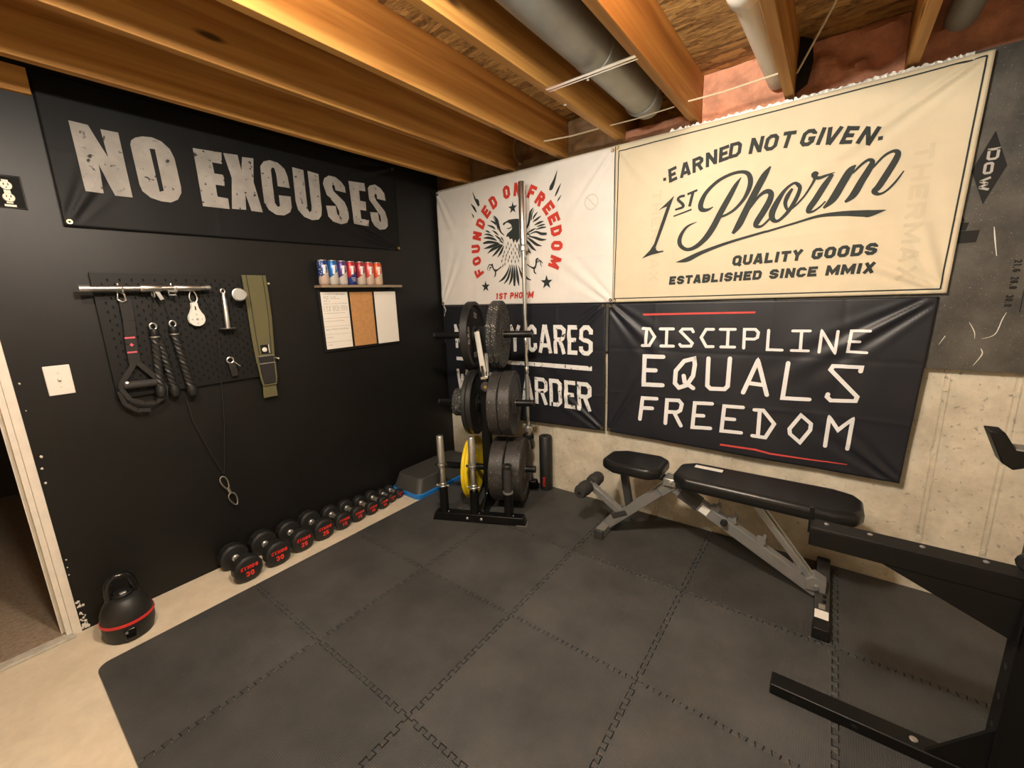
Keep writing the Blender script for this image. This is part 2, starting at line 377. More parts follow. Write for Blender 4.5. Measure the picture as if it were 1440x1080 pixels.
# chipped plaster crumbs down the bare wall edge
mb = MB(); rnd = random.Random(3)
for i in range(46):
    z = rnd.random()**2.2*.16 if i < 38 else rnd.uniform(.2,1.3)
    y = -2.519+rnd.uniform(0,.022); r = rnd.uniform(.0025,.007)
    c = Vector((.001, y, .012+z))
    mb.add([c+Vector((.004,0,0))]+[c+Vector((0, math.cos(a+rnd.random()*.6)*r, math.sin(a+rnd.random()*.6)*r*1.3)) for a in [k*PI*2/5 for k in range(5)]], [(0,k+1,(k+1)%5+1) for k in range(5)])
o = obj('chipped_plaster', mb, M_trim, wl, smooth=0, fix=False); o['kind'] = 'stuff'
# ceiling: strand board subfloor carried by joists
ceil = struct('ceiling', MB().box((-.3,-5,2.615),(5.2,.25,2.64)), M_osb, smooth=0)
JX = [.300, .752, 1.168, 1.592, 2.002, 2.432, 2.862, 3.29, 3.71, 4.13, 4.55, 4.97]
JW = .040
for x in JX:
    obj('joist', MB().box((x,-4.99,2.375),(x+JW,.20,2.615)), M_joist, ceil, smooth=0, bevel=.003)
obj('rim_joist', MB().box((-.3,.20,2.375),(5.2,.245,2.615)), M_joist, ceil, smooth=0)
obj('sill_plate', MB().box((-.3,.06,2.37),(5.2,.20,2.375)), M_joist, ceil, smooth=0)
tag(obj('top_plate', MB().box((-.09,-2.53,2.362),(.022,-2.262,2.46)), M_joist, smooth=0, bevel=.002), 'short wooden plate block above the black wall, over the outlet', 'wood block')

# ------------------------------------------------------------------ insulation, pipes and wires in the joist bays
def batt(name, x0, x1, z0, z1, y0, m, label, amp=.035, seed=0, slope=0.0, nx=18, nz=12):
    mb = MB(); V = []; F = []
    for j in range(nz+1):
        for i in range(nx+1):
            a = i/nx; b = j/nz; x = x0+(x1-x0)*a; z = z0+(z1-z0)*b
            edge = min(1, 5*min(a,1-a)+.25)*min(1, 4*min(b,1-b)+.3)
            n = noise.noise(Vector((x*7+seed, z*9, seed)))*amp + noise.noise(Vector((x*19+seed, z*26, seed)))*amp*.5
            cr = -abs(noise.noise(Vector((x*4+seed*2, z*8, 3.1))))*amp*.6
            V.append((x, y0+slope*b-(n+cr)*edge-.02*edge, z))
    k = len(V)
    for v in list(V): V.append((v[0], .195, v[2]))
    W = nx+1
    for j in range(nz):
        for i in range(nx):
            q = (j*W+i, j*W+i+1, (j+1)*W+i+1, (j+1)*W+i); F.append(q); F.append(tuple(k+t for t in reversed(q)))
    ring = [i for i in range(W)]+[j*W+nx for j in range(1,nz+1)]+[nz*W+i for i in range(nx-1,-1,-1)]+[j*W for j in range(nz-1,0,-1)]
    for a, b in zip(ring, ring[1:]+ring[:1]): F.append((a, a+k, b+k, b))
    mb.add(V, F)
    return tag(obj(name, mb, m, smooth=60), label, 'insulation')
batt('insulation_batt', 2.045, 2.430, 2.376, 2.612, .03, M_pink, 'bright pink fibreglass batt beside the white pipe above the cream banner', .05, 1)
batt('insulation_batt', 2.475, 2.860, 2.376, 2.612, .02, M_pink, 'pink fibreglass batt behind the hanging white cord', .07, 5, slope=.03)
batt('insulation_batt', 2.905, 3.288, 2.376, 2.612, .04, M_pink, 'shaded pink fibreglass batt behind the dim grey pipe, rightmost in view', .04, 9)
batt('insulation_roll', 1.634, 2.000, 2.376, 2.425, -.02, M_pink, 'thin pink insulation strip under the end of the grey duct', .03, 13, nz=6)
batt('kraft_batt', 1.212, 1.588, 2.376, 2.60, .04, M_kraft, 'brown paper faced batt between joists right above the barbell', .05, 17)
batt('kraft_batt', .796, 1.164, 2.376, 2.60, .02, M_kraft, 'dark brown paper batt between joists above the red FOUNDED lettering', .05, 21)
batt('kraft_batt', .344, .748, 2.376, 2.60, .03, M_kraft, 'shadowed brown paper batt in the corner above the white flag', .04, 25)
tag(obj('cable_loop', MB().tube([(.90,-.075,2.38),(.86,-.08,2.43),(.85,-.08,2.50),(.875,-.08,2.56),(.93,-.075,2.60)], .008), M_kraft), 'brown bent cable in the joist bay above the barbell top', 'cable')
# grey round duct
t = thing('round_duct', 'grey round metal duct hung between joists over the white flag', 'duct', (1.815,-2.6,2.395))
R = .088; zc = 2.483
obj('pipe', MB().lathe([(R,0),(R,1.78)], (1.815,-2.6,zc), (0,1,0), 32), M_galv, t)
obj('pipe', MB().lathe([(R-.006,0),(R-.006,.62),(R-.012,.70),(R-.03,.74)], (1.815,-.86,zc), (0,1,0), 32), M_galv, t)
for y in (-.83,-.28): obj('crimp_ring', MB().lathe([(R-.004,0),(R+.004,.006),(R+.004,.02),(R-.004,.026)], (1.815,y,zc), (0,1,0), 32), M_galv, t)
obj('screw', MB().cyl((1.78,-.80,zc-R+.001),(1.78,-.80,zc-R-.008),.006,seg=8), M_steel, t)
tag(obj('support_strap', MB().box((1.618,-.885,2.371),(2.02,-.868,2.374)).box((1.618,-.858,2.371),(2.02,-.850,2.374)), M_chrome, smooth=0), 'bright flat metal strap holding up the grey duct', 'strap')
tag(obj('support_wire', MB().tube([(1.66,-.30,2.376),(1.8,-.30,2.372),(1.995,-.298,2.378)], .003), M_wire), 'thin wire under the far end of the grey duct', 'wire')
tag(obj('support_wire', MB().tube([(1.225,-.28,2.402),(1.40,-.26,2.395),(1.59,-.235,2.402)], .0045), M_wire), 'pale tan wire sprung between joists above the barbell', 'wire')
tag(obj('support_wire', MB().tube([(2.035,-.231,2.41),(2.2,-.236,2.405),(2.43,-.243,2.412)], .0042), M_wire), 'pale wire across the bright pink batt', 'wire')
tag(obj('staple', MB().box((1.598,-.70,2.371),(1.612,-.685,2.3755)), M_chrome, smooth=0, bevel=.003), 'small bright metal staple under the joist left of the duct', 'staple')
# white plastic pipe with a belled end
t = thing('drain_pipe', 'white plastic pipe with a belled open end among the joists', 'pipe', (2.372,-.80,2.42))
obj('pipe', MB().lathe([(.044,0),(.044,.78)], (2.374,-.80,2.472), (.03,1,.0), 28), M_pvc, t)
obj('bell_end', MB().lathe([(.047,.0),(.055,.02),(.056,.085),(.046,.10),(.038,.10),(.042,.02)], (2.372,-.895,2.472), (.03,1,0), 28, closed=True), M_pvc, t)
tag(obj('drain_pipe', MB().lathe([(.05,0),(.05,2.0),(.03,2.03)], (3.03,-2.1,2.48), (-.015,1,0), 24), M_lead), 'dim grey pipe in the dark joist bay at upper right', 'pipe')
tag(obj('electric_cable', MB().tube([(2.70,-.75,2.60),(2.66,-.55,2.57),(2.60,-.38,2.53),(2.53,-.22,2.48),(2.482,-.13,2.435)], .0045), M_wire), 'pale cord hanging across the pink insulation at upper right', 'cord')
tag(obj('plastic_flap', MB().prism([(0,0),(.045,.03),(.06,.12),(.05,.21),(0,.235)], (2.475,-.055,2.376), (1,0,0), (0,0,1), (0,.006,0)), M_blackplas, smooth=0), 'black plastic flap beside the joist left of the cord', 'plastic sheet')

# ------------------------------------------------------------------ foil faced insulation boards
f1 = thing('foam_board', 'grey foil insulation board behind the white and cream banners', 'insulation board', (1.2,-.02,1.112))
obj('board', MB().box((.012,-.040,1.114),(2.468,-.001,2.350)), M_foil, f1, smooth=0)
f2 = thing('foam_board', 'scuffed grey foil insulation board with a black diamond logo at right', 'insulation board', (3.7,-.02,1.112))
obj('board', MB().box((2.472,-.040,1.114),(4.9,-.001,2.362)), M_foil, f2, smooth=0)
def ragged(x0, x1, z, seed, amp=.012, base=.002):
    r = random.Random(seed); mb = MB(); n = int((x1-x0)/.008)
    top = [base+amp*r.random()+amp*.6*noise.noise(Vector((i*.35, seed, 0))) for i in range(n+1)]
    V = []; F = []
    for i in range(n+1):
        x = x0+(x1-x0)*i/n
        V += [(x,-.044,z-.012), (x,-.046+.004*r.random(),z+max(.001,top[i])), (x,-.040,z-.012)]
    for i in range(n):
        a = i*3; F += [(a,a+3,a+4,a+1),(a+1,a+4,a+5,a+2)]
    return mb.add(V, F)
obj('torn_edge', ragged(1.90,2.467,2.354,1), M_torn, f1, smooth=0, fix=False)
obj('torn_edge', ragged(2.472,3.06,2.354,2), M_torn, f2, smooth=0, fix=False)

# ------------------------------------------------------------------ interlocking foam mat
mat_t = thing('exercise_mat', 'black interlocking foam tile mat covering the gym floor', 'mat', (2.2,-1.3,0))
GX = [.357, 1.010, 1.626, 2.242, 2.857, 3.473, 4.089]; GY = [-2.527, -1.898, -1.283, -.667, -.010]
def teeth(L, n, d):
    """(t, offset) along an interlocking edge of length L: alternating tabs and sockets with a slight dovetail"""
    mg = .020; step = (L-2*mg)/n; e = step*.09; q = [(0,0),(mg,0)]
    for k in range(n):
        s = d if k % 2 == 0 else -d
        q += [(mg+k*step-(e if k else 0), s), (mg+(k+1)*step+(e if k < n-1 else 0), s)]
    return q+[(L-mg,0),(L,0)]
TD = .0095
def inset(P, g):
    """shrink a counter-clockwise polygon by g"""
    P = [p for i, p in enumerate(P) if math.hypot(p[0]-P[i-1][0], p[1]-P[i-1][1]) > 1e-6]; out = []
    for i, b in enumerate(P):
        a = P[i-1]; c = P[(i+1) % len(P)]
        d1 = Vector((b[0]-a[0], b[1]-a[1])).normalized(); d2 = Vector((c[0]-b[0], c[1]-b[1])).normalized()
        n1 = Vector((-d1.y, d1.x)); n2 = Vector((-d2.y, d2.x)); m = n1+n2
        m = m/max(.35, m.dot(n1)); out.append((b[0]+m.x*g, b[1]+m.y*g))
    return out
for i in range(6):
    for j in range(4):
        x0,x1,y0,y1 = GX[i],GX[i+1],GY[j],GY[j+1]
        def edge(ax, pos, a, b, outer, sgn):
            L = b-a
            pts = [(0,0),(L,0)] if outer else teeth(L, 24, TD*sgn)
            return [(a+t, pos+o_) if ax == 'x' else (pos+o_, a+t) for t, o_ in pts]
        bot = edge('x', y0, x0, x1, j == 0, 1 if (i+j) % 2 else -1); rig = edge('y', x1, y0, y1, i == 5, 1 if (i+j) % 2 else -1)
        top = edge('x', y1, x0, x1, j == 3, 1 if (i+j+1) % 2 else -1); lef = edge('y', x0, y0, y1, i == 0, 1 if (i-1+j) % 2 else -1)
        poly = bot[:-1]+rig[:-1]+top[::-1][:-1]+lef[::-1][:-1]
        if i == 0 and j == 0:
            r = .045; poly = [(x0+r*(1-math.cos(a)), y0+r*(1-math.sin(a))) for a in [k*PI/12 for k in range(7)]] + bot[1:-1]+rig[:-1]+top[::-1][:-1]+lef[::-1][:-1]
        poly = inset(poly, .0012)
        h = .0110+random.uniform(0,.0022)
        obj('tile', MB().prism(poly, (0,0,.0004), (1,0,0), (0,1,0), (0,0,h)), M_rubber, mat_t, smooth=0, bevel=.0014, seg=1)

# ------------------------------------------------------------------ lettering helpers
def glyph(ch, w, h, t, c=None):
    c = t*.75 if c is None else c
    c = min(c, (h-t)*.20, (w-t)*.40)
    l = t/2; r = w-t/2; b = t/2; T = h-t/2; m = h/2
    oct_ = [(l,T-c),(l,b+c),(l+c,b),(r-c,b),(r,b+c),(r,T-c),(r-c,T),(l+c,T),(l,T-c)]
    G = {
     'A': [[(l*.8,0),(w/2-t*.12,h)],[(w/2+t*.12,h),(w-l*.8,0)],[(w*.24,h*.27),(w*.76,h*.27)]],
     'B': [[(l,0),(l,h)],[(l,T),(r-c,T),(r,T-c),(r,m+c*.6),(r-c,m),(l,m)],[(r-c,m),(r,m-c*.6),(r,b+c),(r-c,b),(l,b)]],
     'C': [[(r,h*.66),(r,T-c),(r-c,T),(l+c,T),(l,T-c),(l,b+c),(l+c,b),(r-c,b),(r,b+c),(r,h*.34)]],
     'D': [[(l,0),(l,h)],[(l,T),(r-c,T),(r,T-c),(r,b+c),(r-c,b),(l,b)]],
     'E': [[(l,0),(l,h)],[(0,T),(w,T)],[(0,m),(w*.86,m)],[(0,b),(w,b)]],
     'F': [[(l,0),(l,h)],[(0,T),(w,T)],[(0,m*.96),(w*.84,m*.96)]],
     'G': [[(r,h*.68),(r,T-c),(r-c,T),(l+c,T),(l,T-c),(l,b+c),(l+c,b),(r-c,b),(r,b+c),(r,h*.44),(w*.52,h*.44)]],
     'H': [[(l,0),(l,h)],[(r,0),(r,h)],[(l,m),(r,m)]],
     'I': [[(w/2,0),(w/2,h)]],
     'K': [[(l,0),(l,h)],[(r,h),(l+t*.3,m)],[(l+t*.6,m*1.05),(r,0)]],
     'L': [[(l,0),(l,h)],[(0,b),(w,b)]],
     'M': [[(l,0),(l,h)],[(r,0),(r,h)],[(l,h-t*.3),(w/2,h*.25),(r,h-t*.3)]],
     'N': [[(l,0),(l,h)],[(r,0),(r,h)],[(l,h-t*.2),(r,t*.2)]],
     'O': [oct_],
     'P': [[(l,0),(l,h)],[(l,T),(r-c,T),(r,T-c),(r,m-t*.1+c),(r-c,m-t*.1),(l,m-t*.1)]],
     'Q': [oct_, [(w*.55,h*.28),(w,-t*.15)]],
     'R': [[(l,0),(l,h)],[(l,T),(r-c,T),(r,T-c),(r,m+c*.7),(r-c,m),(l,m)],[(w*.52,m),(r,0)]],
     'S': [[(r,min(h*.70,h-t/2-c*1.5)),(r,T-c),(r-c,T),(l+c,T),(l,T-c),(l,m+c*.8),(l+c,m+t*.1),(r-c,m-t*.1),(r,m-c*.8),(r,b+c),(r-c,b),(l+c,b),(l,b+c),(l,max(h*.30,t/2+c*1.5))]],
     'T': [[(w/2,0),(w/2,h)],[(0,T),(w,T)]],
     'U': [[(l,h),(l,b+c),(l+c,b),(r-c,b),(r,b+c),(r,h)]],
     'V': [[(l*.8,h),(w/2-t*.1,0)],[(w/2+t*.1,0),(w-l*.8,h)]],
     'W': [[(l*.8,h),(w*.28,0)],[(w*.28,0),(w*.5,h*.8)],[(w*.5,h*.8),(w*.72,0)],[(w*.72,0),(w-l*.8,h)]],
     'X': [[(l*.8,0),(w-l*.8,h)],[(l*.8,h),(w-l*.8,0)]],
     'Y': [[(l*.8,h),(w/2,m)],[(w-l*.8,h),(w/2,m)],[(w/2,m),(w/2,0)]],
     '0': [oct_], '1': [[(w*.6,0),(w*.6,h)],[(w*.62,T),(w*.2,h*.78)]],
     '2': [[(l,h*.72),(l,T-c),(l+c,T),(r-c,T),(r,T-c),(r,h*.58),(l,b),(w,b)]],
     '3': [[(l,min(h*.76,h-t/2-c*1.4)),(l,T-c),(l+c,T),(r-c,T),(r,T-c),(r,m+c*.7),(r-c,m),(w*.4,m)],[(r-c,m),(r,m-c*.7),(r,b+c),(r-c,b),(l+c,b),(l,b+c),(l,max(h*.24,t/2+c*1.4))]],
     '5': [[(w,T),(l,T),(l,m+t*.2),(r-c,m+t*.2),(r,m-c*.6),(r,b+c),(r-c,b),(l+c,b),(l,h*.26)]],
     '6': [[(r,h*.76),(r,T-c),(r-c,T),(l+c,T),(l,T-c),(l,b+c),(l+c,b),(r-c,b),(r,b+c),(r,m-c*.4),(r-c,m+t*.1),(l,m+t*.1)]],
     '8': [oct_, [(l,m),(r,m)]],
     '.': [[(w/2-t*.5,t*.5),(w/2+t*.5,t*.5)]], ' ': [],
    }
    return G[ch]
def resample(p, ds):
    out = [p[0]]
    for a, b in zip(p, p[1:]):
        L = math.hypot(b[0]-a[0], b[1]-a[1]); n = max(1, int(math.ceil(L/ds)))
        for k in range(1, n+1): out.append(tuple(a[i]+(b[i]-a[i])*k/n for i in range(3)))
    return out
def catmull(p, n=5):
    out = []
    for i in range(len(p)-1):
        a = p[max(0,i-1)]; b = p[i]; c = p[i+1]; d = p[min(len(p)-1,i+2)]
        for k in range(n):
            t = k/n
            out.append(tuple(.5*(2*b[j]+(c[j]-a[j])*t+(2*a[j]-5*b[j]+4*c[j]-d[j])*t*t+(3*b[j]-a[j]-3*c[j]+d[j])*t**3) for j in range(3)))
    out.append(p[-1]); return out
def ribbon(mb, p, surf, ds=.012, off=.002, rnd=False):
    """variable width stroke p=[(a,b,width)] laid on a surface"""
    if rnd:
        for q in p:
            n = 10; r = q[2]/2
            V = [surf(q[0], q[1], off)]+[surf(q[0]+r*math.cos(2*PI*k/n), q[1]+r*math.sin(2*PI*k/n), off) for k in range(n)]
            mb.add(V, [(0,k+1,(k+1)%n+1) for k in range(n)])
    base = p; closed = len(p) > 2 and abs(p[0][0]-p[-1][0]) < 1e-6 and abs(p[0][1]-p[-1][1]) < 1e-6
    q = resample(p, ds); n = len(q); V = []
    for i in range(n):
        if closed: a = q[i-1] if i > 0 else q[-2]; c = q[i+1] if i < n-1 else q[1]
        else: a = q[max(0,i-1)]; c = q[min(n-1,i+1)]
        b = q[i]
        d1 = (b[0]-a[0], b[1]-a[1]); d2 = (c[0]-b[0], c[1]-b[1])
        L1 = math.hypot(*d1); L2 = math.hypot(*d2)
        if L1 < 1e-9: d1 = d2; L1 = L2
        if L2 < 1e-9: d2 = d1; L2 = L1
        n1 = (-d1[1]/L1, d1[0]/L1); n2 = (-d2[1]/L2, d2[0]/L2)
        m = (n1[0]+n2[0], n1[1]+n2[1]); ml = math.hypot(*m)
        if ml < .2: m = n2; ml = 1.; k = 1.
        else:
            m = (m[0]/ml, m[1]/ml); k = 1/max(.6, m[0]*n1[0]+m[1]*n1[1])
        w2 = b[2]/2*k
        V += [surf(b[0]+m[0]*w2, b[1]+m[1]*w2, off), surf(b[0], b[1], off), surf(b[0]-m[0]*w2, b[1]-m[1]*w2, off)]
    F = []
    for i in range(n-1): F += [(3*i,3*i+1,3*i+4,3*i+3),(3*i+1,3*i+2,3*i+5,3*i+4)]
    mb.add(V, F)
def put_glyph(mb, ch, o, d, w, h, t, surf, shear=0.0, c=None, ds=.012, off=.002, tv=None):
    """o: lower-left corner of the glyph, d: unit reading direction, both in surface coordinates"""
    n = (-d[1], d[0])
    for pl in glyph(ch, w, h, t, c):
        pts = [(o[0]+(x+shear*y)*d[0]+y*n[0], o[1]+(x+shear*y)*d[1]+y*n[1], t) for x, y in pl]
        ribbon(mb, pts, surf, ds, off)
WID = {'I': .42, 'M': 1.28, 'W': 1.35, '.': .5, ' ': .55, '1': .8, 'E': .92, 'F': .88, 'L': .88, 'T': .95}
def put_text(mb, s, p0, p1, h, t, surf, gap=.18, shear=0.0, c=None, ds=.012, off=.002):
    """fit string s from p0 to p1 along the baseline"""
    d = (p1[0]-p0[0], p1[1]-p0[1]); L = math.hypot(*d); d = (d[0]/L, d[1]/L)
    ws = [WID.get(ch, 1.0) for ch in s]; unit = L/(sum(ws)+gap*(len(s)-1)); x = 0
    for ch, k in zip(s, ws):
        put_glyph(mb, ch, (p0[0]+d[0]*x, p0[1]+d[1]*x), d, k*unit, h, t, surf, shear, c, ds, off); x += (k+gap)*unit
def text_words(s, p0, p1, h, t, surf, parent, m, gap=.18, shear=0.0, c=None):
    """as put_text, every word a part of its own"""
    L = math.hypot(p1[0]-p0[0], p1[1]-p0[1]); d = ((p1[0]-p0[0])/L, (p1[1]-p0[1])/L)
    ws = [WID.get(ch, 1.0) for ch in s]; unit = L/(sum(ws)+gap*(len(s)-1)); x = 0; mb = MB()
    for ch, k in zip(s+' ', ws+[.5]):
        if ch == ' ': obj('lettering', mb, m, parent, smooth=0, fix=False); mb = MB()
        else: put_glyph(mb, ch, (p0[0]+d[0]*x, p0[1]+d[1]*x), d, k*unit, h, t, surf, shear, c)
        x += (k+gap)*unit
def fill_poly(mb, rings, surf, off=.002, maxlen=.03):
    bm = bmesh.new()
    pts = [[Vector((p[0], p[1], 0)) for p in r] for r in rings]
    flat = [p for r in pts for p in r]; vs_ = [bm.verts.new(p) for p in flat]
    for tri in geometry.tessellate_polygon(pts):
        try: bm.faces.new([vs_[i] for i in tri])
        except ValueError: pass
    for it in range(5):
        lg = [e for e in bm.edges if e.calc_length() > maxlen]
        if not lg: break
        bmesh.ops.subdivide_edges(bm, edges=lg, cuts=1); bmesh.ops.triangulate(bm, faces=bm.faces)
    bm.verts.index_update()
    mb.add([surf(v.co.x, v.co.y, off) for v in bm.verts], [tuple(v.index for v in f.verts) for f in bm.faces]); bm.free()

def make_cloth(corners, base, wr, toworld, nx, nz):
    """corners TL,TR,BR,BL in (a,b); wr(a,b) wrinkle height; toworld(a,b,height)"""
    TL,TR,BR,BL = corners; V = []; F = []
    for j in range(nz+1):
        for i in range(nx+1):
            u = i/nx; v = j/nz
            a = (TL[0]*(1-u)+TR[0]*u)*(1-v)+(BL[0]*(1-u)+BR[0]*u)*v
            b = (TL[1]*(1-u)+TR[1]*u)*(1-v)+(BL[1]*(1-u)+BR[1]*u)*v
            V.append(toworld(a, b, wr(a,b)))
    W = nx+1
    for j in range(nz):
        for i in range(nx): F.append((j*W+i,(j+1)*W+i,(j+1)*W+i+1,j*W+i+1))
    # thin second skin gives the cloth its thickness
    k = len(V)
    for j in range(nz+1):
        for i in range(nx+1):
            u = i/nx; v = j/nz
            a = (TL[0]*(1-u)+TR[0]*u)*(1-v)+(BL[0]*(1-u)+BR[0]*u)*v
            b = (TL[1]*(1-u)+TR[1]*u)*(1-v)+(BL[1]*(1-u)+BR[1]*u)*v
            V.append(toworld(a, b, wr(a,b)-.001))
    F += [tuple(k+t for t in reversed(q)) for q in list(F)]
    ring = [i for i in range(W)]+[j*W+nx for j in range(1,nz+1)]+[nz*W+i for i in range(nx-1,-1,-1)]+[j*W for j in range(nz-1,0,-1)]
    for a, b in zip(ring, ring[1:]+ring[:1]): F.append((a, b, b+k, a+k))
    return MB().add(V, F)
def gauss(x, s): return math.exp(-(x/s)**2)
def wrinkles(x0, x1, z0, z1, seed, amp, folds, corners=(), crease=.0011, floor_=.006):
    """soft waves + pressed fold grid + tension folds running in from the pinned corners"""
    def f(x, z):
        u = (x-x0)/(x1-x0); v = (z-z0)/(z1-z0)
        h = amp*(noise.noise(Vector((x*2.6+seed, z*2.2, seed)))+.45*noise.noise(Vector((x*6+seed, z*5, seed+4))))
        for k in range(1, folds[0]): h += crease*gauss(x-(x0+(x1-x0)*k/folds[0]+.004*math.sin(z*9+k)), .009)*(1 if k % 2 else -1)
        for k in range(1, folds[1]): h += crease*gauss(z-(z0+(z1-z0)*k/folds[1]+.004*math.sin(x*7+k)), .009)*(1 if k % 2 else -1)
        for cx, cz, dx, dz, A, wid, L in corners:
            n = math.hypot(dx, dz); ex, ez = dx/n, dz/n
            px, pz = x-cx, z-cz; along = px*ex+pz*ez; ac = -px*ez+pz*ex
            if along > 0:
                fan = .35+along/L*.9
                h += A*math.exp(-(along/L)**2)*math.cos(ac/(wid*fan)*PI)*math.exp(-(ac/(wid*fan*1.6))**2)*min(1, along/.05)
        return max(h, -floor_)
    return f
def grommets(parent, pts, toworld, wr, nrm, m=None):
    for a, b in pts:
        c = Vector(toworld(a, b, wr(a,b)))
        obj('grommet', MB().lathe([(.005,-.001),(.005,.003),(.0095,.0032),(.011,.0005),(.011,-.001)], c, nrm, 16, closed=True), m or M_brass, parent)
# ------------------------------------------------------------------ lettering paths in metres on their banners (a, height[, stroke width])
D_DISC = [[(1.7834,1.2703,0.0185),(1.8251,1.268,0.0183),(1.8572,1.2204,0.0182),(1.8285,1.166,0.0184),(1.7834,1.1641,0.0187)],[(1.8067,1.2677,0.0184),(1.8053,1.1666,0.0186)],[(1.8899,1.2692,0.0178),(1.9671,1.2705,0.0174)],[(1.9296,1.2699,0.0176),(1.9293,1.1672,0.0178)],[(1.8983,1.1658,0.018),(1.9715,1.1674,0.0175)],[(2.0793,1.2554,0.0167),(2.0703,1.2709,0.0167),(2.0194,1.27,0.017),(2.0088,1.2568,0.0171),(2.0772,1.1893,0.0169),(2.0699,1.1716,0.0169),(2.0171,1.1694,0.0173),(2.0081,1.1793,0.0173)],[(2.1867,1.2717,0.016),(2.1478,1.2709,0.0163),(2.124,1.2238,0.0165),(2.1534,1.1723,0.0164),(2.1899,1.1739,0.0162)],[(2.2223,1.2723,0.0158),(2.2965,1.2737,0.0154)],[(2.2622,1.2731,0.0156),(2.2635,1.1757,0.0157)],[(2.2309,1.1743,0.0159),(2.2994,1.1759,0.0155)],[(2.3445,1.1724,0.0153),(2.3421,1.2745,0.0151),(2.3935,1.2755,0.0148),(2.4086,1.2587,0.0147),(2.4059,1.2323,0.0148),(2.3916,1.2226,0.0149),(2.3445,1.2224,0.0152)],[(2.4551,1.2714,0.0144),(2.4564,1.1696,0.0146),(2.5229,1.1702,0.0142)],[(2.5616,1.271,0.0138),(2.6338,1.2725,0.0134)],[(2.5991,1.2718,0.0136),(2.6017,1.1714,0.0138)],[(2.5638,1.1709,0.014),(2.6348,1.1718,0.0136)],[(2.6797,1.1678,0.0133),(2.6816,1.2735,0.0131),(2.7425,1.1674,0.013),(2.7446,1.2724,0.0128)],[(2.8633,1.2772,0.0121),(2.7957,1.2758,0.0125),(2.7911,1.1759,0.0127),(2.8609,1.1747,0.0123)],[(2.7916,1.2261,0.0126),(2.8303,1.2251,0.0124)],[(1.9157,1.1,0.0256),(1.7997,1.0964,0.0266),(1.7989,0.9156,0.0272),(1.9167,0.9226,0.0261)],[(1.7992,1.0098,0.0269),(1.8707,1.0122,0.0262)],[(2.0928,1.1,0.024),(2.0381,1.0819,0.0245),(1.9925,1.0186,0.0251),(1.9901,0.9422,0.0254),(2.0145,0.917,0.0253),(2.0593,0.9368,0.0248),(2.0926,0.9968,0.0243),(2.0987,1.0638,0.0241),(2.0928,1.1,0.024)],[(2.0396,0.9923,0.0248),(2.047,0.9553,0.0249),(2.0964,0.9225,0.0245)],[(2.1704,1.1047,0.0233),(2.1729,0.9452,0.0238),(2.1911,0.9294,0.0237),(2.265,0.9343,0.023),(2.2804,0.9531,0.0228),(2.2814,1.1114,0.0223)],[(2.3594,0.9246,0.0222),(2.4175,1.1088,0.0212),(2.4732,0.9235,0.0213)],[(2.382,0.9802,0.0219),(2.4507,0.9759,0.0213)],[(2.5555,1.1046,0.0201),(2.5461,0.9157,0.0207),(2.6616,0.9216,0.0197)],[(2.8488,1.0835,0.0178),(2.8503,1.104,0.0177),(2.7421,1.1023,0.0186),(2.7342,1.0831,0.0187),(2.849,0.958,0.0181),(2.8447,0.9364,0.0182),(2.7493,0.9272,0.019),(2.7328,0.9444,0.0191),(2.7354,0.9587,0.019)],[(1.8834,0.8319,0.0236),(1.7936,0.826,0.0243),(1.78,0.6838,0.0249)],[(1.7908,0.76,0.0245),(1.8577,0.7658,0.024)],[(1.9429,0.681,0.0236),(1.9474,0.8317,0.0231),(2.0181,0.8373,0.0225),(2.0365,0.8163,0.0224),(2.0296,0.7765,0.0226),(2.0099,0.7612,0.0228),(1.9475,0.7556,0.0233)],[(1.9923,0.7587,0.0229),(2.037,0.6801,0.0228)],[(2.2055,0.841,0.021),(2.1108,0.8335,0.0218),(2.1046,0.6817,0.0223),(2.2049,0.692,0.0215)],[(2.1078,0.7566,0.022),(2.1629,0.7616,0.0216)],[(2.3653,0.84,0.0198),(2.2712,0.8363,0.0205),(2.265,0.687,0.021),(2.3656,0.6923,0.0202)],[(2.2694,0.7624,0.0208),(2.3268,0.7651,0.0203)],[(2.4214,0.8334,0.0194),(2.4637,0.8364,0.0191),(2.5199,0.768,0.0188),(2.4848,0.6844,0.0193),(2.4227,0.6848,0.0198)],[(2.4475,0.8342,0.0192),(2.4492,0.6852,0.0196)],[(2.6347,0.8334,0.0178),(2.6805,0.7936,0.0176),(2.6804,0.7601,0.0177),(2.6424,0.6855,0.0182),(2.5953,0.7251,0.0184),(2.5908,0.7519,0.0184),(2.6347,0.8334,0.0178)],[(2.7495,0.6856,0.0174),(2.7528,0.8402,0.017),(2.7934,0.7792,0.0168),(2.8447,0.845,0.0163),(2.8389,0.686,0.0167)]]
D_DRED = [[(1.7808,1.3553,0.0122),(2.3868,1.3655,0.0098)],[(2.2624,0.6017,0.0113),(2.4429,0.6071,0.0106),(2.515,0.5971,0.0103),(2.693,0.5994,0.0072),(2.847,0.6063,0.0045)]]
D_ONE = [(1.8536,1.9467),(1.8938,1.9772),(1.9418,2.0156),(1.889,1.8596),(1.8511,1.7518),(1.8518,1.7315),(1.8652,1.7228),(1.8944,1.7239),(1.8947,1.7164),(1.8196,1.7038),(1.7673,1.6887),(1.8153,1.7329),(1.8374,1.7657),(1.8725,1.8739),(1.9038,1.9637),(1.8757,1.9558)]
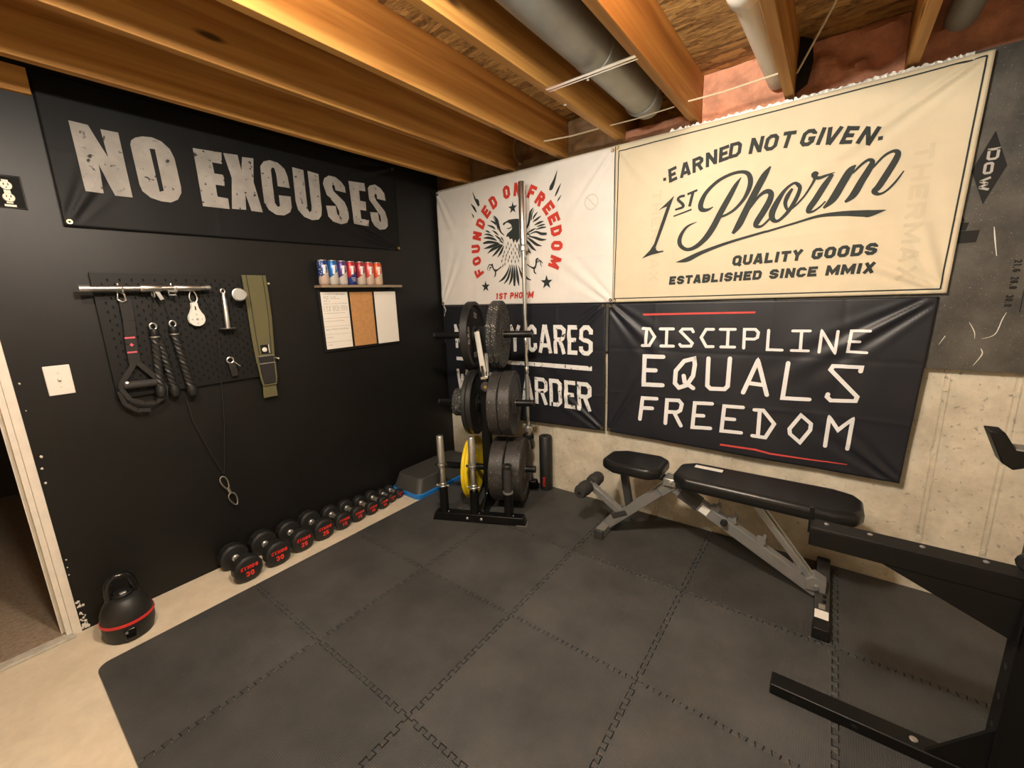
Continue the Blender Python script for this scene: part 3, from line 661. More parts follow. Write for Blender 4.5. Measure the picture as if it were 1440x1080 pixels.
D_SCRIPT = [[(2.1492,1.9251,0.0045),(2.1286,1.9155,0.0126),(2.1061,1.9142,0.0197),(2.0883,1.9253,0.0256),(2.0868,1.9542,0.0267),(2.1096,2.0018,0.0206),(2.1596,2.0463,0.0168),(2.217,2.0697,0.0153),(2.2686,2.0751,0.0149),(2.3024,2.0624,0.019),(2.3172,2.0317,0.0231),(2.315,1.9923,0.0222),(2.2932,1.9422,0.0172),(2.2546,1.8987,0.0142),(2.2135,1.8755,0.0123),(2.1705,1.8654,0.0091)],[(2.2745,2.0485,0.0032),(2.253,2.0163,0.0195),(2.2241,1.9611,0.0275),(2.1905,1.8966,0.0303),(2.1539,1.8189,0.0322),(2.1173,1.7648,0.0293),(2.0728,1.7278,0.0227),(2.0287,1.7168,0.0183),(1.9943,1.737,0.0209),(1.9823,1.7698,0.0234),(1.9951,1.8096,0.0183),(2.0237,1.8421,0.012),(2.07,1.8588,0.0024)],[(2.4016,2.0756,0.0071),(2.3769,2.0366,0.0308),(2.3464,1.9738,0.0324),(2.3074,1.8857,0.0333),(2.2785,1.818,0.0328),(2.2521,1.7774,0.0144)],[(2.3248,1.8914,0.0075),(2.3586,1.9426,0.0136),(2.3913,1.9627,0.0206),(2.4125,1.9508,0.0235),(2.4094,1.9162,0.0287),(2.3843,1.8642,0.0303),(2.3602,1.8216,0.0286),(2.3591,1.8027,0.0191),(2.3842,1.7996,0.0116),(2.4184,1.8329,0.0103),(2.4337,1.8521,0.0092)],[(2.5269,1.9665,0.018),(2.5069,1.9803,0.0118),(2.4729,1.9569,0.0148),(2.4444,1.9088,0.0244),(2.425,1.8581,0.0285),(2.4303,1.8254,0.0219),(2.4541,1.816,0.0142),(2.4903,1.8515,0.0167),(2.5189,1.9045,0.0182),(2.5317,1.9494,0.0162),(2.5268,1.9675,0.0162)],[(2.5018,1.9568,0.0109),(2.4849,1.9265,0.0193),(2.4773,1.8942,0.0167),(2.4903,1.8626,0.0111),(2.5161,1.8741,0.0091),(2.5503,1.9123,0.009),(2.5739,1.9539,0.0097),(2.5872,1.9836,0.0114)],[(2.5719,2.0023,0.0132),(2.5846,2.0031,0.0306),(2.5977,1.9989,0.0174)],[(2.5813,1.996,0.0175),(2.602,1.9863,0.0148),(2.629,1.9918,0.0112),(2.6609,2.0005,0.0025)],[(2.6527,1.9941,0.0153),(2.6272,1.9493,0.0259),(2.5995,1.8944,0.0273),(2.5785,1.858,0.0259),(2.5752,1.8411,0.0152),(2.5955,1.8416,0.0098),(2.6199,1.859,0.0079),(2.6378,1.8793,0.0061)],[(2.7341,2.0157,0.0049),(2.7157,1.9954,0.0289),(2.6898,1.9385,0.0316),(2.6646,1.8843,0.0308),(2.6328,1.8488,0.0096)],[(2.7262,1.9826,0.0074),(2.7538,2.0139,0.0105),(2.7764,2.0286,0.012),(2.7905,2.0185,0.0175),(2.7829,1.9912,0.0249),(2.7612,1.9436,0.0277),(2.7383,1.8906,0.0282),(2.7112,1.8636,0.0101)],[(2.7935,1.9913,0.0072),(2.8254,2.0324,0.0102),(2.8541,2.0478,0.0116),(2.8717,2.0391,0.0184),(2.8682,2.012,0.0238),(2.8468,1.9621,0.0258),(2.824,1.9133,0.0254),(2.811,1.894,0.0216),(2.8255,1.88,0.012),(2.849,1.8878,0.0087),(2.876,1.9191,0.0085),(2.8998,1.9613,0.0046)],[(1.9691,1.6523,0.0013),(2.0313,1.663,0.0257),(2.1068,1.6949,0.0202),(2.2388,1.735,0.014),(2.3916,1.7684,0.0116),(2.413,1.7714,0.0106),(2.5208,1.7954,0.0101),(2.614,1.8157,0.0132),(2.7001,1.8155,0.0204),(2.783,1.8055,0.0279),(2.8068,1.8023,0.0284),(2.8604,1.8101,0.0008)],[(1.9996,2.0052,0.0131),(1.9757,2.0043,0.0132),(1.9643,1.9903,0.0145),(1.9897,1.9629,0.0156),(1.9904,1.947,0.0145),(1.9501,1.9385,0.0098)],[(2.013,2.01,0.0119),(2.0647,2.0233,0.0116)],[(2.0421,2.0145,0.0152),(2.0268,1.9452,0.0154)],[(1.943,1.9049,0.0074),(2.0395,1.9282,0.0083)]]
D_EAGLE = [[(0.6304,2.0852,0.0052),(0.6574,2.0522,0.0181),(0.6737,2.0029,0.0168),(0.6905,1.9647,0.0103),(0.7263,1.9357,0.0038)],[(0.6209,2.0792,0.0026),(0.6421,2.0486,0.0065),(0.6555,2.0163,0.0065),(0.665,1.9816,0.0052)],[(0.5964,2.0544,0.0039),(0.6337,2.0357,0.013),(0.6465,2.0174,0.0039)],[(0.5653,2.0273,0.004),(0.6168,2.0069,0.0131),(0.6388,1.9875,0.0039)],[(0.5418,1.9902,0.0027),(0.5649,1.9818,0.0107),(0.5877,1.9707,0.004)],[(0.6079,1.9854,0.0026),(0.6413,1.9647,0.0118),(0.6668,1.9422,0.0039)],[(0.5283,1.9659,0.0027),(0.5752,1.9579,0.012),(0.6207,1.9387,0.004)],[(0.6328,1.9487,0.0026),(0.6659,1.9254,0.0117),(0.6951,1.9055,0.0039)],[(0.5202,1.9379,0.0041),(0.5661,1.936,0.0147),(0.6198,1.9217,0.0132),(0.6496,1.9045,0.0026)],[(0.5123,1.901,0.0096),(0.5642,1.9045,0.0175),(0.6337,1.8947,0.0119),(0.6752,1.8849,0.0026)],[(0.5178,1.8608,0.0027),(0.5779,1.8686,0.0175),(0.6328,1.8777,0.0159),(0.6862,1.8782,0.0026)],[(0.553,1.8227,0.0027),(0.6001,1.8464,0.0174),(0.6472,1.8592,0.0172),(0.701,1.8739,0.0039)],[(0.5988,1.7956,0.0027),(0.6374,1.82,0.0159),(0.6772,1.8507,0.0157),(0.7083,1.8704,0.0039)],[(0.6525,1.7855,0.0027),(0.6831,1.8161,0.0157),(0.7032,1.8427,0.013),(0.7155,1.8641,0.0039)],[(0.6887,1.9286,0.0026),(0.7031,1.9158,0.009),(0.7168,1.892,0.0026)],[(0.6726,1.9078,0.0026),(0.6945,1.8943,0.0091),(0.7163,1.8809,0.0026)],[(0.9895,2.0897,0.0035),(0.9635,2.0623,0.0154),(0.9542,2.0218,0.0155),(0.9408,1.9813,0.0144),(0.9087,1.9399,0.0036)],[(0.9972,2.0783,0.0023),(0.9765,2.0501,0.0071),(0.9686,2.0094,0.0059)],[(1.0215,2.0568,0.0035),(0.996,2.0345,0.0117),(0.9821,2.0129,0.0035)],[(1.0494,2.0273,0.0035),(1.0151,2.0112,0.0129),(0.9816,1.9973,0.0035)],[(1.0699,1.9913,0.0035),(1.0341,1.9855,0.0128),(0.9943,1.9748,0.0035)],[(1.0823,1.9691,0.0034),(1.0533,1.9676,0.0093),(1.0139,1.9619,0.0035)],[(1.0903,1.9502,0.0046),(1.0529,1.951,0.0105),(1.0068,1.9445,0.0035)],[(1.007,1.9523,0.0024),(0.9734,1.9431,0.0107),(0.9323,1.9292,0.0024)],[(1.0939,1.9059,0.0127),(1.052,1.9106,0.0152),(1.0064,1.9288,0.0094),(0.9593,1.9209,0.0036)],[(1.0931,1.8686,0.0023),(1.0511,1.8714,0.0141),(0.9987,1.8901,0.0131),(0.9453,1.9064,0.0036)],[(1.0566,1.8288,0.0023),(1.0108,1.8438,0.0155),(0.9713,1.8717,0.0144),(0.9314,1.8999,0.0036)],[(1.0084,1.8014,0.0024),(0.9767,1.823,0.0156),(0.9438,1.8584,0.0145),(0.907,1.8917,0.0049)],[(0.9621,1.7866,0.0024),(0.9389,1.813,0.0158),(0.9159,1.8449,0.0147),(0.8997,1.879,0.0049)],[(0.9588,1.905,0.0024),(0.939,1.9231,0.0084),(0.9182,1.9147,0.0024)],[(0.7609,1.8876,0.0019),(0.7582,1.8756,0.007),(0.7554,1.8614,0.0019)],[(0.7895,1.8736,0.0019),(0.7875,1.8616,0.007),(0.7855,1.8474,0.0019)],[(0.8251,1.8646,0.0019),(0.8261,1.8524,0.0069),(0.8269,1.838,0.0019)],[(0.8537,1.8673,0.0019),(0.8561,1.855,0.0068),(0.8584,1.8405,0.0019)],[(0.7451,1.8613,0.0019),(0.7415,1.8493,0.0071),(0.7379,1.835,0.0019)],[(0.7739,1.8501,0.0019),(0.7712,1.8381,0.007),(0.7684,1.8239,0.0019)],[(0.8062,1.8416,0.0019),(0.8057,1.8294,0.007),(0.8052,1.815,0.0019)],[(0.8385,1.8402,0.0019),(0.8401,1.8279,0.0069),(0.8417,1.8134,0.0019)],[(0.8635,1.8444,0.0019),(0.8658,1.8322,0.0068),(0.8681,1.8177,0.0019)],[(0.7582,1.8264,0.0019),(0.7547,1.8144,0.0071),(0.7511,1.8001,0.0019)],[(0.7908,1.818,0.0019),(0.7895,1.8058,0.007),(0.7882,1.7914,0.0019)],[(0.8231,1.814,0.0019),(0.8241,1.8017,0.0069),(0.8249,1.7872,0.0019)],[(0.8518,1.8153,0.0019),(0.8541,1.803,0.0069),(0.8564,1.7884,0.0019)],[(0.7425,1.8053,0.0019),(0.7382,1.7933,0.0071),(0.7339,1.7789,0.0019)],[(0.7714,1.7916,0.0019),(0.7687,1.7795,0.0071),(0.7658,1.7651,0.0019)],[(0.804,1.7861,0.0019),(0.8035,1.7739,0.007),(0.8029,1.7594,0.0019)],[(0.8363,1.7851,0.0019),(0.838,1.7728,0.0069),(0.8396,1.7582,0.0019)],[(0.8579,1.79,0.0019),(0.8603,1.7776,0.0069),(0.8626,1.7631,0.0019)],[(0.7593,1.7673,0.0019),(0.7558,1.7551,0.0071),(0.7522,1.7407,0.0019)],[(0.7883,1.7594,0.0019),(0.7871,1.7471,0.007),(0.7857,1.7326,0.0019)],[(0.8208,1.7552,0.0019),(0.8217,1.7428,0.007),(0.8226,1.7282,0.0019)],[(0.8497,1.7602,0.0019),(0.8521,1.7478,0.0069),(0.8544,1.7331,0.0019)],[(0.725,1.8294,0.0019),(0.72,1.8174,0.0071),(0.7148,1.8032,0.002)],[(0.7125,1.8022,0.002),(0.7074,1.7901,0.0072),(0.7022,1.7758,0.002)],[(0.6996,1.7691,0.002),(0.693,1.757,0.0072),(0.6862,1.7426,0.002)],[(0.7338,1.7778,0.0019),(0.7295,1.7657,0.0072),(0.7251,1.7512,0.002)],[(0.7248,1.7444,0.002),(0.722,1.732,0.0072),(0.719,1.7174,0.002)],[(0.7055,1.7344,0.002),(0.7011,1.722,0.0072),(0.6966,1.7074,0.002)],[(0.9039,1.797,0.0018),(0.9062,1.7848,0.0068),(0.9085,1.7704,0.0019)],[(0.9147,1.7688,0.0018),(0.9178,1.7565,0.0068),(0.9208,1.742,0.0019)],[(0.8985,1.7426,0.0019),(0.9009,1.7303,0.0068),(0.9032,1.7158,0.0019)],[(0.9081,1.7143,0.0019),(0.9105,1.702,0.0068),(0.9128,1.6875,0.0019)],[(0.6531,1.6039,0.0027),(0.7043,1.6306,0.0159),(0.744,1.6745,0.0118),(0.7685,1.7242,0.0039)],[(0.7022,1.587,0.0027),(0.7417,1.6228,0.0158),(0.7662,1.6731,0.013),(0.7831,1.7231,0.0039)],[(0.7547,1.5788,0.0039),(0.7788,1.6209,0.0182),(0.7883,1.6718,0.0155),(0.7977,1.7221,0.0038)],[(0.806,1.568,0.013),(0.8081,1.6194,0.0219),(0.8102,1.6704,0.0167),(0.812,1.7155,0.0038)],[(0.8497,1.569,0.0051),(0.8407,1.6177,0.0192),(0.8333,1.669,0.0153),(0.8281,1.72,0.0038)],[(0.9175,1.5746,0.0038),(0.894,1.6094,0.0176),(0.8674,1.6613,0.0126),(0.8513,1.7072,0.0038)],[(0.9602,1.6033,0.0025),(0.9225,1.6191,0.0125),(0.8955,1.6541,0.0138),(0.8757,1.6943,0.0038)],[(0.6856,1.7156,0.0079),(0.6541,1.6974,0.008),(0.6266,1.6904,0.0148),(0.6079,1.7063,0.0095),(0.5942,1.7423,0.0162)],[(0.6266,1.6904,0.0108),(0.6249,1.6583,0.0095),(0.6108,1.6444,0.0041)],[(0.6011,1.7243,0.0054),(0.5719,1.7381,0.0068),(0.5487,1.7101,0.0055),(0.5556,1.6919,0.0027)],[(0.5926,1.7131,0.0041),(0.5754,1.7172,0.0082),(0.5693,1.694,0.0041)],[(0.9255,1.7158,0.0062),(0.9594,1.6943,0.0074),(0.9898,1.6857,0.0134),(1.0039,1.7075,0.0097),(1.0095,1.7396,0.0132),(1.0251,1.7518,0.0036)],[(0.9865,1.687,0.0097),(0.989,1.6568,0.0085),(1.0043,1.6449,0.0049)],[(1.0144,1.723,0.0048),(1.0379,1.732,0.006),(1.0439,1.7047,0.0048),(1.0535,1.6906,0.0024)],[(1.0216,1.744,0.0036),(1.0477,1.7259,0.0059),(1.0606,1.7116,0.0024)],[(0.4734,2.2265,0.0067),(0.4839,2.2052,0.0201),(0.4941,2.1783,0.004)],[(0.4147,2.2003,0.0027),(0.4448,2.1628,0.0163),(0.4629,2.1317,0.0041)],[(0.414,2.1327,0.0021),(0.4288,2.1105,0.0082),(0.4317,2.0929,0.0021)],[(1.1834,2.293,0.002),(1.1604,2.2397,0.014),(1.1338,2.1951,0.0244),(1.1177,2.1842,0.0041)],[(1.2098,2.2088,0.002),(1.1816,2.1646,0.012),(1.1622,2.1362,0.004)],[(1.2112,2.1374,0.002),(1.1921,2.1135,0.008),(1.1808,2.1017,0.002)],[(0.4371,2.2825,0.0025),(0.4599,2.2272,0.0123),(0.4932,2.1757,0.0172)]]
D_HEAD = [(0.7529,2.0328),(0.7677,2.0396),(0.8108,2.0394),(0.8461,2.0369),(0.8771,2.0276),(0.8936,2.0031),(0.8913,1.9392),(0.8964,1.8847),(0.8752,1.876),(0.8619,1.8991),(0.8396,1.8687),(0.8264,1.8974),(0.8096,1.8705),(0.7966,1.906),(0.7762,1.9026),(0.7662,1.923),(0.7406,1.9241),(0.7525,1.9439),(0.7934,1.9667),(0.7998,1.9823),(0.7879,2.0055),(0.7669,2.0201),(0.7451,2.0217),(0.7223,2.0053),(0.7109,2.0161),(0.7232,2.0256)]
D_JAW = [[(0.7491,1.9828,0.0025),(0.7723,1.979,0.0076),(0.7979,1.9879,0.0062)]]
D_STARS = [(0.8093,2.1144,0.042),(0.5216,1.5757,0.045),(1.0878,1.5817,0.05)]
D_RING = [('F',0.4573,1.6877),('O',0.4373,1.7744),('U',0.4342,1.8676),('N',0.4546,1.9614),('D',0.4982,2.0465),('E',0.559,2.1228),('D',0.6331,2.1788),('O',0.7578,2.228),('N',0.8558,2.2303),('F',0.9789,2.1917),('R',1.0467,2.1377),('E',1.1111,2.0709),('E',1.1515,1.9975),('D',1.1697,1.9163),('O',1.1727,1.8204),('M',1.1561,1.7128)]
D_NOEX = [[[(-2.1681,2.2962),(-2.108,2.294),(-2.0632,2.1719),(-2.069,2.2877),(-2.009,2.2887),(-2.0048,2.0104),(-2.0667,2.0091),(-2.1012,2.1342),(-2.1042,2.0133),(-2.1644,2.012)]],[[(-1.9732,2.2476),(-1.967,2.2668),(-1.9494,2.2829),(-1.9214,2.295),(-1.8851,2.3),(-1.8502,2.2903),(-1.8219,2.2624),(-1.8094,2.222),(-1.8036,2.0906),(-1.8067,2.0621),(-1.826,2.0282),(-1.8582,2.0095),(-1.8961,2.0095),(-1.9358,2.0198),(-1.9629,2.045),(-1.9692,2.0729)],[(-1.9029,2.2462),(-1.8823,2.2484),(-1.8782,2.0615),(-1.8959,2.0532)]],[[(-1.7226,2.291),(-1.5927,2.2982),(-1.5998,2.241),(-1.6458,2.239),(-1.6432,2.1855),(-1.5987,2.1864),(-1.6032,2.1307),(-1.6464,2.1292),(-1.6462,2.07),(-1.5957,2.0681),(-1.5965,2.0138),(-1.7214,2.0117)]],[[(-1.5849,2.2986),(-1.5144,2.3044),(-1.5062,2.226),(-1.4926,2.2991),(-1.4329,2.3053),(-1.4504,2.1775),(-1.4251,2.0186),(-1.4859,2.018),(-1.504,2.1052),(-1.5132,2.0208),(-1.5849,2.0168),(-1.5618,2.1779)]],[[(-1.4011,2.2715),(-1.3789,2.3008),(-1.3439,2.3154),(-1.2997,2.3104),(-1.265,2.2847),(-1.2513,2.2429),(-1.2466,2.1801),(-1.3169,2.1793),(-1.3166,2.2452),(-1.3235,2.2765),(-1.3345,2.2779),(-1.3437,2.2653),(-1.3476,2.0821),(-1.3353,2.0616),(-1.3206,2.0673),(-1.318,2.1288),(-1.2485,2.1322),(-1.25,2.0695),(-1.2637,2.0408),(-1.3028,2.0169),(-1.3496,2.0148),(-1.388,2.0359),(-1.4084,2.0733),(-1.4071,2.1566)]],[[(-1.2166,2.3033),(-1.1483,2.3004),(-1.1513,2.0751),(-1.1409,2.0566),(-1.1266,2.0664),(-1.1227,2.0948),(-1.1221,2.3018),(-1.0501,2.2964),(-1.0544,2.0962),(-1.0628,2.0464),(-1.0844,2.0194),(-1.1298,2.0101),(-1.1795,2.0241),(-1.2123,2.0591),(-1.2214,2.1119)]],[[(-1.0275,2.2451),(-1.0139,2.2794),(-0.979,2.302),(-0.9324,2.301),(-0.8924,2.2772),(-0.8712,2.2518),(-0.868,2.2147),(-0.943,2.219),(-0.946,2.2472),(-0.9574,2.2534),(-0.9644,2.2359),(-0.9538,2.209),(-0.8836,2.1533),(-0.8648,2.105),(-0.8632,2.0537),(-0.8854,2.0211),(-0.9267,2.008),(-0.9831,2.0186),(-1.0168,2.0479),(-1.0222,2.1128),(-0.9529,2.12),(-0.948,2.0689),(-0.9349,2.0579),(-0.9311,2.0878),(-0.9501,2.127),(-1.0088,2.1798)]],[[(-0.839,2.2951),(-0.7166,2.3017),(-0.7145,2.2481),(-0.7654,2.2467),(-0.7653,2.1792),(-0.7207,2.1788),(-0.7225,2.1193),(-0.7705,2.1192),(-0.7692,2.0604),(-0.708,2.0586),(-0.7162,2.0173),(-0.8295,2.0211)]],[[(-0.6932,2.2735),(-0.6744,2.2942),(-0.6286,2.3084),(-0.5855,2.2917),(-0.5545,2.2606),(-0.5485,2.2112),(-0.6229,2.2137),(-0.6232,2.2406),(-0.6381,2.2472),(-0.6442,2.2239),(-0.6303,2.1992),(-0.563,2.1356),(-0.5455,2.082),(-0.5473,2.035),(-0.5713,2.0119),(-0.6192,2.0015),(-0.6622,2.0229),(-0.6862,2.0566),(-0.6937,2.1142),(-0.626,2.1201),(-0.6199,2.0642),(-0.6035,2.0568),(-0.6075,2.1024),(-0.6912,2.199)]]]
D_EARN = [('.',1.884,2.1112),('E',1.9296,2.1278),('A',1.997,2.1406),('R',2.0608,2.1544),('N',2.1278,2.1688),('E',2.1873,2.1783),('D',2.2397,2.1854),('N',2.3331,2.1871),('O',2.3973,2.1851),('T',2.4649,2.1819),('G',2.5465,2.1711),('I',2.5953,2.1657),('V',2.6363,2.1581),('E',2.6993,2.1462),('N',2.7653,2.129),('.',2.8076,2.1102)]
D_QG = [(2.2588,1.6108),(2.8475,1.6202)]
D_ES = [(1.9337,1.5261),(2.8459,1.5404)]
D_QGh = [(2.8147,1.6678),(2.8195,1.6226),(2.7995,1.5839),(2.804,1.5409),(2.3504,1.6766),(2.3553,1.61)]
D_PH = [(0.615,1.4742),(0.9825,1.4775),(0.6175,1.5222),(0.9897,1.5228)]
D_DOW = [(3.1555,2.0614),(3.2036,1.9277),(3.1563,1.79),(3.1078,1.9249)]
D_DOWL = [('D',3.1561,1.9768),('O',3.1527,1.9262),('W',3.1502,1.8682)]
D_LOGO = [[(3.0924,1.7811),(3.114,1.7316),(3.0913,1.7311)],[(3.0913,1.7311),(3.1275,1.7252),(3.1208,1.6939),(3.0932,1.6971)],[(3.0936,1.6936),(3.1622,1.6924),(3.1578,1.6529),(3.0945,1.6595)],[(3.0945,1.6595),(3.1578,1.6529),(3.1564,1.645),(3.0949,1.6444)]]
D_NUM = [('21.6',3.2844,1.5425),('28.8',3.2846,1.4763),('30.0',3.2807,1.4057)]
D_THERM = [(2.9279,2.0503),(2.9262,1.761),(1.8215,2.0592),(1.7966,1.8053)]
# ------------------------------------------------------------------ flags on the concrete wall
def back(y): return lambda a, b, h=0.0: (a, y-h, b)
def surf_of(tw, wr): return lambda a, b, off: tw(a, b, wr(a,b)+off)
def flag(name, label, corners, y, wr, m, n=(150,92)):
    cx = (corners[2][0]+corners[3][0])/2
    t = thing(name, label, 'flag', (cx, y, min(corners[2][1], corners[3][1])))
    tw = back(y); obj('cloth', make_cloth(corners, 0, wr, tw, *n), m, t, smooth=180, fix=False)
    return t, tw, surf_of(tw, wr)
# white eagle flag
wr = wrinkles(.03,1.578,1.437,2.345,3.3,.009,(4,3),[(1.57,2.34,-.8,-1,.008,.05,.5),(1.57,1.44,-1,.8,.007,.06,.5),(.03,1.45,.55,1,.007,.05,.5),(.03,2.34,.5,-1,.005,.05,.4)], .0019)
t, tw, sf = flag('eagle_flag', 'white flag with a dark eagle ringed by red lettering', [(.034,2.343),(1.580,2.346),(1.580,1.434),(.02,1.440)], -.056, wr, M_white_cloth)
mb = MB()
for k_, s in enumerate(D_EAGLE):
    s = catmull([(q[0],q[1],q[2]*1.22) for q in s], 4)
    if k_ >= len(D_EAGLE)-7: m2 = MB(); ribbon(m2, s, sf, .012); obj('feather_mark', m2, M_ink_dark, t, smooth=0, fix=False)
    else: ribbon(mb, s, sf, .012)
fill_poly(mb, [D_HEAD], sf)
for s in D_JAW: ribbon(mb, catmull(s, 4), sf, .012)
for x, z, r in D_STARS:
    pts = [(x+(r if k % 2 == 0 else r*.40)*math.sin(k*PI/5), z+(r if k % 2 == 0 else r*.40)*math.cos(k*PI/5)) for k in range(10)]
    m2 = MB(); fill_poly(m2, [pts], sf); obj('star', m2, M_ink_dark, t, smooth=0, fix=False)
obj('eagle_print', mb, M_ink_dark, t, smooth=0, fix=False, label='dark spread-winged eagle')
mb = MB()
cx, cz = .803, 1.862
for k_, (ch, x, z) in enumerate(D_RING):
    a = math.atan2(z-cz, x-cx); d = (math.sin(a), -math.cos(a)); n = (math.cos(a), math.sin(a)); gw, gh = (.062,.088) if ch != 'M' else (.08,.088)
    o = (x-d[0]*gw/2-n[0]*gh/2, z-d[1]*gw/2-n[1]*gh/2)
    put_glyph(mb, ch, o, d, gw, gh, .0235, sf, c=.012)
    if k_ in (6, 8, 15): obj('ring_lettering', mb, M_ink_red, t, smooth=0, fix=False, label='red block lettering in a ring'); mb = MB()
text_words('1ST PHORM', (.612,1.4745), (.972,1.478), .046, .0125, sf, t, M_ink_red, shear=.22, c=.006)
mb = MB()   # faint board print showing through the cloth
n = 22; ring = [(1.43+.045*math.cos(2*PI*k/n), 2.06+.045*math.sin(2*PI*k/n), .007) for k in range(n+1)]
ribbon(mb, ring, sf); ribbon(mb, [(1.40,2.09,.007),(1.46,2.03,.007)], sf)
obj('show_through', mb, M_ink_ghost2, t, smooth=0, fix=False)
grommets(t, [(.046,2.325),(.036,1.456),(1.568,1.448)], tw, wr, (0,-1,0), M_blackmet)
grommets(t, [(1.566,2.33)], tw, wr, (0,-1,0))
obj('loose_thread', MB().tube([(.045,-.06,1.437),(.055,-.066,1.42),(.07,-.07,1.40),(.062,-.07,1.37),(.05,-.068,1.345)], .0016, 5).tube([(.05,-.06,1.437),(.06,-.07,1.43),(.078,-.07,1.405),(.074,-.07,1.385)], .0016, 5), M_white_cloth, t)
# cream flag
wr = wrinkles(1.583,3.112,1.437,2.346,8.1,.008,(4,3),[(3.10,2.34,-1,-.62,.011,.045,.55),(3.08,1.45,-1,.55,.008,.05,.45),(3.08,1.45,-.35,1,.006,.05,.4),(1.60,2.34,.8,-1,.005,.05,.35)], .0019)
t, tw, sf = flag('cream_flag', 'large cream flag with black script lettering and a thin border', [(1.590,2.346),(3.113,2.347),(3.094,1.443),(1.582,1.434)], -.060, wr, M_cream_cloth)
mb = MB()
fill_poly(mb, [D_ONE], sf)
for s in D_SCRIPT: ribbon(mb, catmull(s, 5), sf, .010)
obj('script_lettering', mb, M_ink_dark, t, smooth=0, fix=False, label='large black script lettering'); mb = MB()
for i, (ch, x, z) in enumerate(D_EARN):
    a = D_EARN[max(0,i-1)]; c = D_EARN[min(len(D_EARN)-1,i+1)]; L = math.hypot(c[1]-a[1], c[2]-a[2]); d = ((c[1]-a[1])/L, (c[2]-a[2])/L)
    gh = .072; gw = {'I': .022, '.': .02, 'E': .046, 'T': .052}.get(ch, .056); n = (-d[1], d[0])
    if ch == '.':
        m2 = MB(); ribbon(m2, [(x-.008,z,.016),(x+.008,z,.016)], sf); obj('printed_dot', m2, M_ink_dark, t, smooth=0, fix=False); continue
    o = (x-d[0]*(gw/2+.012*.5)-n[0]*gh/2, z-d[1]*(gw/2+.006)-n[1]*gh/2)
    put_glyph(mb, ch, o, d, gw, gh, .0165, sf, shear=.14, c=.014)
    if i in (6, 9, 14): obj('lettering', mb, M_ink_dark, t, smooth=0, fix=False); mb = MB()
text_words('QUALITY GOODS', (2.258,1.612), (2.846,1.6215), .052, .0145, sf, t, M_ink_dark, gap=.16, shear=.12, c=.012)
text_words('ESTABLISHED SINCE MMIX', (1.933,1.5275), (2.846,1.541), .047, .0135, sf, t, M_ink_dark, gap=.16, shear=.12, c=.011)
mb = MB()
bw = .0055; B = [(1.610,2.314),(3.092,2.330),(3.072,1.461),(1.594,1.457)]
for a, c in zip(B, B[1:]+B[:1]): ribbon(mb, [(a[0],a[1],bw),(c[0],c[1],bw)], sf, .01)
obj('border_line', mb, M_ink_dark, t, smooth=0, fix=False)
mb = MB()
put_text(mb, 'THERMAX', (2.925,2.055), (2.925,1.50), .062, .016, sf, gap=.22, ds=.012, off=.0012)
obj('show_through', mb, M_ink_ghost, t, smooth=0, fix=False); mb = MB()
put_text(mb, 'THERMAX', (1.815,2.06), (1.815,1.55), .055, .013, sf, gap=.22, ds=.012, off=.0012)
obj('show_through', mb, M_ink_ghost, t, smooth=0, fix=False)
grommets(t, [(1.602,2.335)], tw, wr, (0,-1,0))
grommets(t, [(1.596,1.445)], tw, wr, (0,-1,0))
# dark flag, left
wr = wrinkles(.02,1.53,.50,1.425,12.7,.010,(4,3),[(1.52,1.42,-1,-.75,.010,.05,.5),(1.52,.56,-1,.7,.009,.05,.5),(.03,.50,1,.8,.006,.05,.4)], .0016)
t, tw, sf = flag('work_flag', 'dark flag with white distressed lettering behind the weight tree', [(.024,1.428),(1.531,1.428),(1.530,.560),(.018,.492)], -.048, wr, M_navy_cloth)
mb = MB()
def word(s, xs, z0, z1):
    for ch, (a, c) in zip(s, xs): put_glyph(mb, ch, (a, z0), (1.0,.004), c-a, z1-z0, .030, sf, c=.022)
word('NOBODY', [(.145,.232),(.252,.342),(.36,.45),(.47,.56),(.578,.668),(.735,.842)], 1.075, 1.278)
obj('lettering', mb, M_ink_white, t, smooth=0, fix=False); mb = MB()
word('CARES', [(.903,.988),(1.003,1.118),(1.133,1.232),(1.246,1.326),(1.339,1.443)], 1.078, 1.284)
obj('lettering', mb, M_ink_white, t, smooth=0, fix=False); mb = MB()
word('WORK', [(.145,.275),(.292,.382),(.402,.492),(.512,.615)], .680, .893)
obj('lettering', mb, M_ink_white, t, smooth=0, fix=False); mb = MB()
word('HARDER', [(.72,.815),(.833,.945),(.957,1.072),(1.087,1.195),(1.216,1.308),(1.323,1.436)], .682, .890)
obj('lettering', mb, M_ink_white, t, smooth=0, fix=False); mb = MB()
ribbon(mb, [(.145,.984,.030),(1.437,.990,.032)], sf)
obj('printed_bar', mb, M_ink_white, t, smooth=0, fix=False)
grommets(t, [(1.516,1.416),(1.512,.575)], tw, wr, (0,-1,0))
